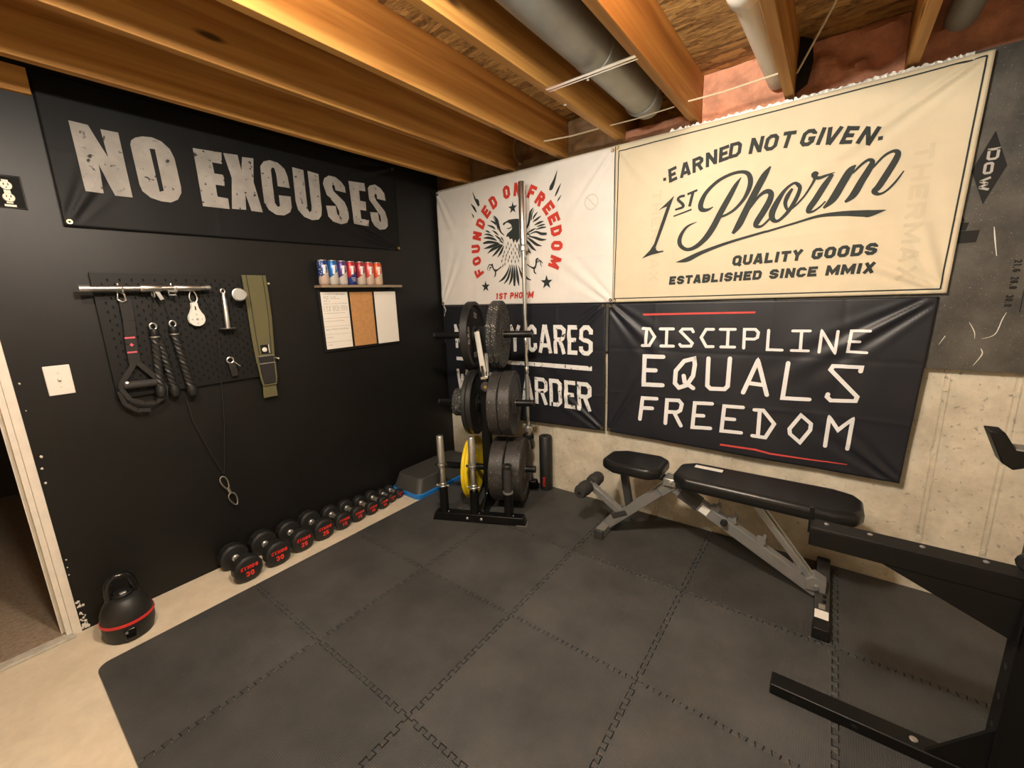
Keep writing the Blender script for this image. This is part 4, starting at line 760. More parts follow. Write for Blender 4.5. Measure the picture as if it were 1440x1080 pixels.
# dark flag, right
wr = wrinkles(1.55,3.07,.555,1.425,17.9,.010,(5,3),[(1.56,1.42,1,-.9,.008,.05,.4),(1.56,.57,.6,1,.008,.045,.5),(3.06,1.42,-1,-.75,.010,.05,.5),(3.04,.56,-1,.8,.008,.05,.4)], .0016)
t, tw, sf = flag('discipline_flag', 'dark flag with white rounded lettering and two red lines', [(1.554,1.426),(3.076,1.428),(3.048,.555),(1.551,.563)], -.050, wr, M_navy_cloth)
for lo, hi in ((0,18),(18,27),(27,39)):
    mb = MB()
    for s in D_DISC[lo:hi]: ribbon(mb, s, sf, .010, rnd=True)
    obj('lettering', mb, M_ink_plain, t, smooth=0, fix=False, label='white rounded lettering')
for s in D_DRED:
    mb = MB(); ribbon(mb, s, sf, .010); obj('red_line', mb, M_red_line, t, smooth=0, fix=False)
grommets(t, [(1.566,1.412),(1.566,.578)], tw, wr, (0,-1,0))
# prints on the right foil board
flat = lambda a, b, off: (a, -.0401-off*.3, b)
mb = MB(); fill_poly(mb, [D_DOW], flat)
for P in D_LOGO: fill_poly(mb, [P], flat)
for s, x, z in D_NUM: put_text(mb, s, (x-.012,z+.024), (x-.012,z-.024), .022, .005, flat, gap=.25, ds=.03)
ribbon(mb, [(3.315,2.30,.003),(3.315,1.36,.003)], flat, .2)
obj('print', mb, M_blackplas, f2, smooth=0, fix=False, label='black diamond logo and size print')
mb = MB()
for ch, x, z in D_DOWL: put_glyph(mb, ch, (x-.013, z+(.022 if ch != 'W' else .026)), (0,-1), .044 if ch != 'W' else .052, .028 if ch != 'D' else .034, .0085, lambda a, b, off: (a, -.0412, b), c=.009)
obj('logo_letters', mb, mat('silver_letters', (.42,.40,.36), .5), f2, smooth=0, fix=False)
mb = MB()
for s in [[(3.248,2.26,.002),(3.243,2.20,.002)],[(3.252,2.175,.002),(3.245,2.155,.005),(3.256,2.135,.006),(3.252,2.11,.004)],[(3.237,2.09,.002),(3.250,2.055,.006),(3.258,2.02,.004),(3.275,1.98,.002)],[(3.20,1.70,.002),(3.207,1.66,.004),(3.222,1.585,.002)],[(3.10,1.22,.001),(3.116,1.26,.003)],[(3.215,1.135,.001),(3.235,1.185,.004),(3.228,1.21,.002)],[(3.18,1.32,.001),(3.20,1.28,.003),(3.205,1.25,.001)],[(3.225,1.25,.001),(3.26,1.27,.003),(3.272,1.33,.003),(3.28,1.36,.001)]]:
    ribbon(mb, catmull(s, 4), flat, .05)
obj('scratches', mb, M_torn, f2, smooth=0, fix=False)

# ------------------------------------------------------------------ banner on the black wall
left = lambda a, b, h=0.0: (.012+h, a, b)
wr = wrinkles(-2.255,-.452,1.86,2.466,23.5,.006,(3,2),[(-.46,1.875,-1,.35,.009,.035,.45),(-2.24,1.87,.6,1,.006,.04,.3),(-.46,2.45,-1,-.3,.006,.04,.3)], .0009)
t = thing('wall_banner', 'black banner with distressed grey capital lettering on the black wall', 'banner', (.012,-1.35,1.86))
obj('cloth', make_cloth([(-2.255,2.466),(-.446,2.466),(-.452,1.868),(-2.258,1.857)], 0, wr, left, 170, 60), M_black_cloth, t, smooth=180, fix=False)
sf = surf_of(left, wr)
for lo, hi in ((0,2),(2,9)):
    mb = MB()
    for rings in D_NOEX[lo:hi]: fill_poly(mb, rings, sf)
    obj('lettering', mb, M_ink_grey, t, smooth=0, fix=False, label='grey distressed capital lettering')
grommets(t, [(-2.238,1.876),(-.462,1.884),(-.462,2.445)], left, wr, (1,0,0))
# ------------------------------------------------------------------ black wall: outlet, switch, pegboard and its tools
t = thing('wall_outlet', 'uncovered ivory duplex outlet in the black wall, left of the banner', 'outlet', (0,-2.40,1.90))
obj('box_opening', MB().box((.0005,-2.437,1.915),(.002,-2.355,2.035)), M_hole, t, smooth=0)
for z in (1.998,1.952):
    r = obj('receptacle', MB().lathe([(.0175,0),(.0175,.008),(.016,.010)], (.002,-2.396,z), (1,0,0), 20), M_ivory, t)
    for dy, dz, hh in ((-.006,.004,.004),(.006,.004,.004),(0,-.008,.0025)):
        obj('slot', MB().box((.0118,-2.396+dy-.0014,z+dz-hh),(.0128,-2.396+dy+.0014,z+dz+hh)), M_hole, r, smooth=0)
obj('yoke', MB().box((.002,-2.405,1.930),(.006,-2.387,2.020)).box((.002,-2.412,1.918),(.004,-2.380,1.926)), M_ivory, t, smooth=0)
obj('plaster_rim', MB().tube([(.002,-2.440,2.038),(.002,-2.352,2.038),(.002,-2.352,1.912),(.002,-2.440,1.912)], .003, 6, closed=True), mat('smudged_plaster', (.05,.046,.042), .8), t)
t = thing('light_switch', 'white toggle light switch plate on the black wall', 'light switch', (0,-2.387,1.13))
obj('plate', MB().box((0,-2.429,1.131),(.007,-2.346,1.262)), M_whitepl, t, bevel=.003)
obj('toggle', MB().bar((.006,-2.387,1.197),(.020,-2.387,1.204),.009,.013), M_ivory, t, bevel=.001)
for z in (1.166,1.228): obj('screw', MB().cyl((.006,-2.387,z),(.0085,-2.387,z),.0035,seg=10), M_ivory, t)

t = thing('pegboard', 'black slotted pegboard panel mounted on the black wall', 'pegboard', (.0,-1.885,1.075))
PY0, PY1, PZ0, PZ1 = -2.214, -1.566, 1.078, 1.660
nx, nz = 30, 28; cw = (PY1-PY0)/nx; chh = (PZ1-PZ0)/nz
mb = MB(); xf = .022
for i in range(nx):
    for j in range(nz):
        y0 = PY0+i*cw; z0 = PZ0+j*chh; y1 = y0+cw; z1 = z0+chh
        if (i+j) % 2 or i in (0,nx-1) or j in (0,nz-1): mb.add([(xf,y0,z0),(xf,y1,z0),(xf,y1,z1),(xf,y0,z1)], [(0,1,2,3)]); continue
        yc = (y0+y1)/2; zc_ = (z0+z1)/2; a = .0031; b = .0066
        O4 = [(y0,z0),(y1,z0),(y1,z1),(y0,z1)]; I4 = [(yc-a,zc_-b),(yc+a,zc_-b),(yc+a,zc_+b),(yc-a,zc_+b)]
        V = [(xf,)+p for p in O4]+[(xf,)+p for p in I4]+[(xf-.006,)+p for p in I4]
        mb.add(V, [(k,(k+1)%4,(k+1)%4+4,k+4) for k in range(4)]+[(k+4,(k+1)%4+4,(k+1)%4+8,k+8) for k in range(4)])
obj('panel', mb, M_pegb, t, smooth=0, fix=False)
obj('back_sheet', MB().box((.012,PY0+.004,PZ0+.004),(.0165,PY1-.004,PZ1-.004)), M_hole, t, smooth=0)
mb = MB()
for lo, hi in (((.012,PY0-.002,PZ0-.002),(.0225,PY0,PZ1+.002)),((.012,PY1,PZ0-.002),(.0225,PY1+.002,PZ1+.002)),((.012,PY0-.002,PZ0-.002),(.0225,PY1+.002,PZ0)),((.012,PY0-.002,PZ1),(.0225,PY1+.002,PZ1+.002))): mb.box(lo, hi)
obj('rim', mb, M_pegb, t, smooth=0)
for y in (PY0+.05,PY1-.05):
    for z in (PZ0+.04,PZ1-.04): obj('stand_off', MB().cyl((0,y,z),(.013,y,z),.012,seg=12), M_pegb, t)
def hook(y, z, lab, L=.07):
    return tag(obj('peg_hook', MB().tube([(.018,y,z+.035),(.026,y,z+.038),(.030,y,z+.02),(.032,y,z),(.05,y,z-.006),(.03+L,y,z-.002),(.034+L,y,z+.018)], .0036, 8), M_steel), lab, 'hook', 'steel peg hooks')
hook(-2.128,1.575,'steel peg hook under the left half of the chrome pulldown bar'); hook(-1.926,1.575,'steel peg hook under the right half of the chrome pulldown bar')
hook(-2.010,1.552,'steel peg hook hanging below the middle of the chrome bar', .04)
# chrome pulldown bar
t = thing('pulldown_bar', 'chrome straight cable bar lying across hooks on the pegboard', 'cable bar', (.075,-2.0,1.575))
obj('shaft', MB().lathe([(.0135,0),(.0135,.465)], (.075,-2.262,1.589), (0,1,.006), 18), M_chrome, t)
obj('sleeve', MB().lathe([(.017,0),(.019,.006),(.019,.075),(.017,.08)], (.075,-2.06,1.590), (0,1,.006), 20), M_chrome, t)
obj('end_cap', MB().lathe([(.016,0),(.016,.035)], (.075,-2.268,1.589), (0,1,.006), 18), M_steel, t)
obj('end_cap', MB().lathe([(.012,0),(.012,.03),(.006,.036)], (.075,-1.805,1.592), (0,1,.006), 18), M_steel, t)
obj('sleeve', MB().lathe([(.0145,0),(.0165,.004),(.0165,.11),(.0145,.114)], (.075,-1.93,1.5905), (0,1,.006), 18), M_chrome, t)
obj('swivel_eye', MB().bar((.075,-2.0,1.575),(.075,-1.985,1.535),.010,.016).tube([(.075,-1.955,1.575),(.075,-1.925,1.572),(.075,-1.925,1.555),(.075,-1.955,1.556)],.006,8,closed=True), M_steel, t)
# D handle on a strap
t = thing('strap_handle', 'black nylon strap handle with pink stitching hanging on the pegboard', 'strap handle', (.045,-2.13,1.04))
obj('carabiner', MB().tube([(.05,-2.140,1.575),(.055,-2.118,1.565),(.055,-2.116,1.535),(.05,-2.128,1.528),(.046,-2.142,1.54)], .004, 8, closed=True), M_steel, t)
def web(path, wid, thick=.003):
    mb = MB()
    for a, b in zip(path, path[1:]): mb.bar(a, b, wid, thick, up=(1,0,0))
    return mb
obj('strap', web([(.045,-2.118,1.545),(.05,-2.120,1.44),(.05,-2.130,1.33),(.05,-2.132,1.235)], .044), M_blackweb, t, bevel=.001)
mb = MB().box((.0525,-2.150,1.357),(.0535,-2.112,1.365)).box((.0525,-2.152,1.288),(.0535,-2.116,1.296))
mb.prism([(0,.009),(.008,0),(0,-.009),(-.008,0)], (.0525,-2.130,1.327), (0,1,0), (0,0,1), (.001,0,0))
obj('stitch_mark', mb, M_pinkmark, t, smooth=0)
obj('side_strap', web([(.05,-2.134,1.24),(.055,-2.196,1.15),(.055,-2.202,1.125)], .022), M_blackweb, t)
obj('side_strap', web([(.052,-2.122,1.24),(.055,-2.055,1.14),(.055,-2.040,1.105)], .022), M_blackweb, t)
obj('grip', MB().lathe([(.017,0),(.0185,.004),(.0185,.12),(.017,.124)], (.055,-2.192,1.138), (0,1,-.03), 18), M_foamgrip, t)
obj('rivet', MB().lathe([(.008,0),(.006,.005)], (.07,-2.180,1.152), (1,0,.2), 12), M_steel, t)
obj('loop_strap', web([(.055,-2.202,1.125),(.06,-2.18,1.07),(.06,-2.13,1.04),(.06,-2.085,1.035),(.06,-2.045,1.06),(.055,-2.035,1.11)], .018), M_blackweb, t)
obj('loop_strap', web([(.05,-2.21,1.115),(.045,-2.20,1.05),(.045,-2.16,1.01),(.045,-2.11,1.0)], .018), M_blackweb, t)
# tricep ropes
def rope(name, label, top, ends):
    t = thing(name, label, 'cable rope', (top[0], top[1], min(e[2] for e in ends)-.05))
    obj('ring', MB().tube([(top[0]+.002, top[1]+.013*math.cos(a), top[2]+.016*math.sin(a)+.012) for a in [k*PI/8 for k in range(16)]], .004, 8, closed=True), M_steel, t)
    obj('ferrule', MB().lathe([(.017,0),(.019,.006),(.019,.03),(.015,.036)], (top[0], top[1], top[2]-.036), (0,0,1), 16), M_blackplas, t)
    obj('collar', MB().lathe([(.020,0),(.020,.006)], (top[0], top[1], top[2]-.042), (0,0,1), 16), M_steel, t)
    for e in ends:
        p0 = Vector((top[0]+e[3], top[1]+e[4], top[2]-.03+e[5])); p1 = Vector(e[:3]); L = (p1-p0).length; d = (p1-p0).normalized()
        x = d.cross(Vector((1,0,0))).normalized(); y = x.cross(d); s_ = obj('strand', MB().cyl(p0, p1, .0125, seg=12), M_blackweb, t)
        mb = MB()
        for ph in (0, 2*PI/3, 4*PI/3):
            n = int(L/.006); mb.tube([p0+d*(L*k/n)+(x*math.cos(k*.95*.55+ph)+y*math.sin(k*.95*.55+ph))*.0095 for k in range(n+1)], .0082, 6)
        obj('twist', mb, mat('braided_nylon', (.02,.0195,.018), .5), s_)
        obj('rubber_stop', MB().lathe([(.010,-.03),(.019,-.028),(.022,-.01),(.022,.012),(.016,.026),(.008,.03)], p1, d, 16), M_blackrub, t)
rope('tricep_rope', 'black twisted cable rope with two strands on the pegboard', (.05,-2.036,1.395), [(.06,-2.058,1.085,0,0,0),(.045,-2.000,1.075,-.004,.018,-.03)])
rope('tricep_rope', 'black twisted cable rope hanging nearer the pulley on the pegboard', (.05,-1.957,1.402), [(.055,-1.930,1.065,0,0,0)])
obj_ = MB().tube([(.03,-2.012,1.552),(.035,-2.02,1.48),(.045,-2.028,1.42)], .0015, 5)
tag(obj('hanging_line', obj_, M_blackweb), 'thin black line holding up the two-strand rope', 'cord')
tag(obj('hanging_line', MB().tube([(.03,-1.968,1.50),(.04,-1.960,1.45),(.048,-1.956,1.425)], .0015, 5), M_blackweb), 'thin black line holding up the single rope near the pulley', 'cord')
# carabiner helper (closed pear-shaped loop in the y,z plane)
def pear(c, w, h, r, tilt=0.0):
    pts = []
    for k in range(20):
        a = 2*PI*k/20; z = math.cos(a)*h/2; y = math.sin(a)*(w/2)*(1-.32*math.cos(a+PI))
        y2 = y*math.cos(tilt)-z*math.sin(tilt); z2 = y*math.sin(tilt)+z*math.cos(tilt); pts.append((c[0], c[1]+y2, c[2]+z2))
    return MB().tube(pts, r, 8, closed=True)
t = thing('cable_pulley', 'small white pear-shaped pulley hanging on a carabiner from the chrome bar', 'pulley', (.045,-1.85,1.395))
obj('carabiner', pear((.05,-1.849,1.548), .032, .062, .0033, PI), M_chrome, t)
obj('swivel', MB().cyl((.048,-1.850,1.522),(.048,-1.850,1.488),.005,seg=10), M_steel, t)
P = [(-.013,.098),(.013,.098),(.015,.07),(.024,.048),(.034,.03)]+[(.036*math.cos(a), .012+.036*math.sin(a)) for a in [-k*PI/10 for k in range(0,11)]]+[(-.034,.03),(-.024,.048),(-.015,.07)]
pl = obj('side_plate', MB().prism(P, (.055,-1.850,1.424-.005), (0,1,0), (0,0,1), (.004,0,0)), M_whitepl, t, bevel=.001)
obj('side_plate', MB().prism(P, (.035,-1.850,1.424-.005), (0,1,0), (0,0,1), (.004,0,0)), M_whitepl, t)
obj('wheel', MB().lathe([(.026,0),(.022,.008),(.026,.016)], (.039,-1.850,1.431), (1,0,0), 20), M_blackplas, t)
for dy, dz in ((0,0),(.022,.0),(-.022,0),(0,.026),(0,-.022)): obj('bolt', MB().cyl((.059,-1.85+dy,1.431+dz),(.061,-1.85+dy,1.431+dz),.0055 if dy == dz == 0 else .003,seg=10), M_steel, pl)
obj('slot', MB().box((.0588,-1.853,1.478),(.0595,-1.847,1.498)), M_hole, pl, smooth=0)
# loading pins
t = thing('loading_pin', 'chrome weight loading pin with a round foot hanging on the pegboard', 'loading pin', (.06,-1.715,1.37))
obj('rod', MB().lathe([(.0125,0),(.0125,.165),(.010,.17),(.010,.19)], (.055,-1.716,1.376), (0,.03,1), 18), M_chrome, t)
obj('foot_disc', MB().lathe([(.038,0),(.040,.003),(.038,.006)], (.055,-1.716,1.370), (0,0,1), 28), M_chrome, t)
obj('eye', MB().tube([(.055,-1.711+.010*math.cos(a),1.573+.012*math.sin(a)) for a in [k*PI/7 for k in range(14)]], .0035, 8, closed=True), M_steel, t)
t = thing('loading_pin', 'chrome loading pin pointing outward beside the olive belt, round end in view', 'loading pin', (.06,-1.645,1.52))
obj('end_disc', MB().lathe([(.030,0),(.036,.004),(.036,.008),(.033,.010)], (.10,-1.650,1.553), (1,-.12,.05), 28), M_chrome, t)
obj('disc_face', MB().lathe([(.031,0),(.030,.002)], (.1098,-1.6512,1.5535), (1,-.12,.05), 28), M_galv, t)
obj('rod', MB().cyl((.024,-1.642,1.549),(.10,-1.650,1.553),.011,seg=16), M_steel, t)
# clip with a tag
t = thing('clip_tag', 'steel ring clip with a short black tag on the pegboard below the chrome pin', 'clip', (.045,-1.725,1.10))
obj('ring', MB().tube([(.05,-1.730+.016*math.cos(a),1.197+.016*math.sin(a)) for a in [k*PI/9 for k in range(18)]], .0045, 8, closed=True), M_chrome, t)
obj('tag', web([(.05,-1.728,1.18),(.052,-1.722,1.15),(.048,-1.718,1.105)], .032, .004), M_blackweb, t, bevel=.001)
obj('gate', MB().cyl((.055,-1.715,1.188),(.06,-1.688,1.158),.0025,seg=8), M_steel, t)
# olive weight belt
t = thing('weight_belt', 'olive green padded lifting belt hanging beside the pegboard', 'belt', (.05,-1.53,.94))
def beltseg(y0, y1, zs, x0, thick, wobble=0):
    mb = MB()
    V = [(x0+dx, yy, zz) for zz, yc, ww in zs for yy, dx in ((yc-ww/2,0),(yc+ww/2,0),(yc+ww/2,thick),(yc-ww/2,thick))]
    k = len(zs)-1
    mb.add(V, [(4*i+a, 4*i+(a+1)%4, 4*i+4+(a+1)%4, 4*i+4+a) for i in range(k) for a in range(4)]+[(3,2,1,0),(4*k,4*k+1,4*k+2,4*k+3)])
    return mb
ZS = [(1.662,-1.535,.118),(1.55,-1.533,.118),(1.42,-1.534,.116),(1.30,-1.538,.108),(1.20,-1.540,.098),(1.155,-1.541,.092)]
pad = obj('pad', beltseg(0,0,ZS,.028,.016), M_olive, t, bevel=.004)
mb = MB(); bs = lambda a, b, off: (.0445, a, b)
for sgn in (-1,1): ribbon(mb, [(yc+sgn*(ww/2-.016), zz, .0045) for zz, yc, ww in ZS], bs, .05)
obj('stitching', mb, M_blackweb, pad, smooth=0, fix=False)
mb = MB()
for sgn in (-1,1): mb.tube([(.037, yc+sgn*ww/2, zz) for zz, yc, ww in ZS], .006, 8)
obj('piping', mb, M_olive, pad)
obj('patch', MB().box((.0445,-1.562,1.208),(.047,-1.512,1.262)), M_blackplas, t, bevel=.001)
obj('emblem', MB().lathe([(.014,0),(.012,.0015)], (.047,-1.541,1.233), (1,0,0), 16), M_whitepl, t)
obj('emblem', MB().box((.0465,-1.519,1.212),(.048,-1.515,1.262)), M_whitepl, t, smooth=0)
obj('buckle', MB().tube([(.052,-1.584,1.196),(.052,-1.498,1.196),(.052,-1.498,1.152),(.052,-1.584,1.152)], .0045, 8, closed=True), M_steel, t)
obj('hook_loop', beltseg(0,0,[(1.195,-1.541,.078),(1.10,-1.541,.074),(1.03,-1.541,.070)],.046,.006), M_blackweb, t, bevel=.002)
mb = MB()
for sgn in (-1,1): mb.tube([(.045,-1.541+sgn*.046,1.155),(.046,-1.541+sgn*.042,1.06),(.046,-1.541+sgn*.034,1.022)], .006, 8)
mb.tube([(.046,-1.575,1.022),(.046,-1.507,1.022)], .005, 8)
obj('strap_edge', mb, M_olive, t)
obj('end_tab', beltseg(0,0,[(1.02,-1.541,.074),(.965,-1.543,.080),(.945,-1.543,.078)],.034,.006), M_olive, t, bevel=.002)
for y, z in ((-1.462,1.615),(-1.470,1.172)): obj('peg', MB().cyl((.0,y,z),(.045,y,z),.005,seg=10), M_ivory, t)
# cable with two carabiners
t = thing('cable_lead', 'thin black cable hanging down the black wall to two carabiners', 'cable', (.03,-1.83,.35))
obj('cable', MB().tube([(.03,-1.80,1.56),(.035,-1.755,1.42),(.03,-1.775,1.2),(.03,-1.805,.85),(.03,-1.85,.56)], .0022, 6), M_blackweb, t)
obj('cable', MB().tube([(.03,-1.955,1.03),(.03,-1.945,.90),(.03,-1.89,.68),(.03,-1.852,.56)], .0022, 6), M_blackweb, t)
obj('carabiner', pear((.033,-1.856,.505), .032, .085, .0036, .25), M_chrome, t)
obj('carabiner', pear((.033,-1.828,.395), .036, .082, .0036, .25), M_chrome, t)
obj('swivel', MB().lathe([(.007,-.02),(.008,0),(.007,.02)], (.033,-1.842,.452), (0,-.25,1), 12), M_steel, t)

# ------------------------------------------------------------------ memo board, shelf and cans
t = thing('memo_board', 'three panel memo board with calendar, cork and whiteboard strips', 'memo board', (.012,-.84,1.16))
obj('backing', MB().box((0,-1.152,1.165),(.014,-.525,1.588)), M_blackplas, t, smooth=0, bevel=.002)
cal = obj('calendar_panel', MB().box((.0142,-1.138,1.184),(.020,-.944,1.562)), M_paper, t, bevel=.001)
obj('cork_panel', MB().box((.0142,-.926,1.184),(.020,-.746,1.560)), M_cork, t, bevel=.001, label='tan cork strip')
obj('whiteboard_panel', MB().box((.0142,-.728,1.181),(.020,-.540,1.561)), M_paper, t, bevel=.001)
mb = MB(); rnd = random.Random(11); ps = lambda a, b, off: (.0203, a, b)
def scribble(y0, y1, z, h=.005, k=.6):
    y = y0
    while y < y1:
        L = rnd.uniform(.006,.016)
        pts = [(y+L*i/5, z+rnd.uniform(-h,h)*k, .0016) for i in range(6)]
        ribbon(mb, pts, ps, .02); y += L+rnd.uniform(.003,.008)
scribble(-1.128,-1.03,1.548); scribble(-1.02,-.97,1.548)
for z in (1.532,1.522,1.511,1.500): scribble(-1.122,-1.09,z)
scribble(-1.075,-1.035,1.529); scribble(-1.075,-1.005,1.519)
scribble(-1.128,-.965,1.486)
for z in (1.470,1.460,1.450,1.440): scribble(-1.130,-1.085,z); scribble(-1.066,-1.02,z); scribble(-1.005,-.965,z)
scribble(-1.128,-.99,1.423); scribble(-1.128,-1.0,1.37); scribble(-1.128,-.96,1.315, .008); scribble(-1.128,-1.10,1.262); scribble(-1.128,-1.10,1.212)
for z in (1.39,1.335,1.282,1.230): ribbon(mb, [(-1.134,z,.001),(-.95,z,.001)], ps, .3)
obj('handwriting', mb, M_inkline, cal, smooth=0, fix=False)['kind'] = 'stuff'
t = thing('wall_shelf', 'narrow brown wooden shelf above the memo board holding cans', 'shelf', (.05,-.85,1.586))
obj('plank', MB().box((.0,-1.165,1.590),(.095,-.528,1.606)), M_shelfwood, t, bevel=.0015)
for y in (-1.1,-.6): obj('bracket', MB().box((.0,y-.006,1.578),(.06,y+.006,1.590)), M_blackplas, t, smooth=0)
def can_mat(name, top, low, slope, stars=False):
    m, nt, b = node_mat(name); b.inputs['Roughness'].default_value = .3; b.inputs['Metallic'].default_value = .25
    tc = nt.nodes.new('ShaderNodeTexCoord'); sx = nt.nodes.new('ShaderNodeSeparateXYZ'); nt.links.new(tc.outputs['Object'], sx.inputs[0])
    ma = nt.nodes.new('ShaderNodeMath'); ma.operation = 'MULTIPLY_ADD'; ma.inputs[1].default_value = -slope; nt.links.new(sx.outputs['Y'], ma.inputs[0]); nt.links.new(sx.outputs['Z'], ma.inputs[2])
    gt = nt.nodes.new('ShaderNodeMath'); gt.operation = 'GREATER_THAN'; gt.inputs[1].default_value = .074; nt.links.new(ma.outputs[0], gt.inputs[0])
    mx = nt.nodes.new('ShaderNodeMix'); mx.data_type = 'RGBA'; mx.inputs[6].default_value = low+(1,); mx.inputs[7].default_value = top+(1,)
    nt.links.new(gt.outputs[0], mx.inputs[0]); out = mx.outputs[2]
    if stars:
        vo = nt.nodes.new('ShaderNodeTexVoronoi'); vo.inputs['Scale'].default_value = 75; nt.links.new(tc.outputs['Object'], vo.inputs['Vector'])
        lt = nt.nodes.new('ShaderNodeMath'); lt.operation = 'LESS_THAN'; lt.inputs[1].default_value = .28; nt.links.new(vo.outputs['Distance'], lt.inputs[0])
        an = nt.nodes.new('ShaderNodeMath'); an.operation = 'MULTIPLY'; nt.links.new(lt.outputs[0], an.inputs[0]); nt.links.new(gt.outputs[0], an.inputs[1])
        m2 = nt.nodes.new('ShaderNodeMix'); m2.data_type = 'RGBA'; m2.inputs[7].default_value = (.7,.75,.8,1); nt.links.new(an.outputs[0], m2.inputs[0]); nt.links.new(out, m2.inputs[6]); out = m2.outputs[2]
    nt.links.new(out, b.inputs['Base Color']); return m
CANS = [(-1.122,'navy star-spangled can with a pale base, leftmost on the shelf',(.02,.05,.20),(.62,.47,.40),True),
 (-1.055,'bright blue can with a silver base, second on the shelf',(.02,.14,.42),(.62,.60,.54),False),
 (-.988,'purple can with a silver base on the shelf',(.09,.05,.20),(.62,.58,.56),False),
 (-.921,'red can with a navy base in the middle of the shelf',(.48,.03,.04),(.03,.05,.24),False),
 (-.848,'dark crimson can with a pale base on the shelf',(.36,.03,.05),(.64,.54,.46),False),
 (-.778,'coral red can with a pale base, second from the right on the shelf',(.60,.08,.07),(.68,.52,.44),False),
 (-.708,'orange red can with a pale base, rightmost on the shelf',(.68,.10,.03),(.70,.54,.40),False)]
cr = .0325
for y, lab, top, low, st in CANS:
    t = thing('drink_can', lab, 'can', (.055,y,1.6064), 0, 'drink cans on the wall shelf')
    bd = obj('body', MB().lathe([(.024,0),(.027,.002),(cr,.010),(cr,.138),(.027,.151),(.0268,.153)], (.055,y,1.6064), (0,0,1), 28), can_mat('can_print', top, low, .85, st), t, smooth=50)
    obj('lid', MB().lathe([(.0268,.152),(.0272,.157),(.0258,.157),(.025,.153),(.0005,.153)], (.055,y,1.6064), (0,0,1), 28), M_steel, t)
    cs = lambda a, b, off, y=y: (.055+(cr+.0004)*math.cos(a/cr-.25), y+(cr+.0004)*math.sin(a/cr-.25), b)
    mb = MB(); fill_poly(mb, [[(-.010,1.676),(.005,1.676),(.011,1.732),(-.006,1.732),(-.013,1.718),(-.005,1.718)]], cs, maxlen=.008)
    obj('emblem', mb, M_ink_plain, bd, smooth=0, fix=False)
    mb = MB(); ribbon(mb, [(.014,1.734,.003),(.021,1.724,.004),(.022,1.700,.003)], cs, .005); obj('emblem_arc', mb, M_ink_plain, bd, smooth=0, fix=False)
    for k in range(3):
        mb = MB(); ribbon(mb, [(-.010+.003*k,1.652-.010*k,.0025),(.018,1.654-.010*k,.0025)], cs, .006); obj('small_print', mb, M_ink_ghost if low[0] > .3 else M_ink_plain, bd, smooth=0, fix=False)

# ------------------------------------------------------------------ dumbbells along the black wall
def nface(x): return lambda a, b, off: (x+off*.35, a, b)
DB = [(.290,-1.891,.074,.262,'30'),(.282,-1.728,.074,.262,'30'),(.262,-1.574,.070,.242,'25'),(.252,-1.430,.070,.242,'25'),(.242,-1.291,.060,.215,'15'),
      (.238,-1.173,.056,.212,'15'),(.236,-1.064,.050,.198,'10'),(.232,-.963,.048,.198,'10'),(.204,-.868,.037,.165,'5'),(.194,-.793,.036,.165,'5')]
LAB = ['black dumbbell marked 30 nearest the kettlebell, first in the row','second dumbbell from the kettlebell, marked with a red 30','third dumbbell from the kettlebell, marked with a red 25','fourth dumbbell from the kettlebell, marked with a red 25',
 'fifth dumbbell in the row from the kettlebell, marked with a red 15','sixth dumbbell in the row, mid-sized, between the fifth and seventh','fourth dumbbell counted from the grey step, marked with a red 10','third dumbbell counted from the grey step, marked with a red 10','small black dumbbell, next to last before the grey step','smallest black dumbbell, closest to the grey step']
for (xf, y, r, L, num), lab in zip(DB, LAB):
    t = thing('dumbbell', lab, 'dumbbell', (xf-L/2, y, 0), 0, 'dumbbells in a row along the black wall')
    ap = r*math.cos(PI/12); z = ap+.0005; hl = L*(.27 if r > .065 else .235); ch_ = r*.16
    for k, x0 in ((0, xf-hl), (1, xf-L)):
        hd = obj('head', MB().lathe([(r-ch_,0),(r,ch_*.8),(r,hl-ch_*.8),(r-ch_,hl-.001),(r-ch_*1.25,hl)], (x0,y,z), (1,0,0), 12, phase=PI/12), M_blackrub, t, smooth=25, bevel=.003)
        if k == 0:
            mb = MB(); s = r/.074; fs = nface(xf)
            put_text(mb, 'ETHOS', (y-.047*s,z+.006*s), (y+.044*s,z+.006*s), .021*s, .0055*s, fs, gap=.22, shear=.18, ds=.05, off=.002)
            wn = .021*s*len(num); put_text(mb, num, (y-wn/2,z-.036*s), (y+wn/2,z-.036*s), .030*s, .0068*s, fs, gap=.22, ds=.05, off=.002)
            obj('lettering', mb, M_redtext, hd, smooth=0, fix=False, label='bright red lettering')
    hr = .0155 if r > .05 else .0135
    obj('handle', MB().lathe([(hr*1.25,0),(hr*1.25,.008),(hr*.9,.012),(hr*1.02,(L-2*hl)/2),(hr*.9,L-2*hl-.012),(hr*1.25,L-2*hl-.008),(hr*1.25,L-2*hl)], (xf-L+hl,y,z), (1,0,0), 18), M_steel, t)

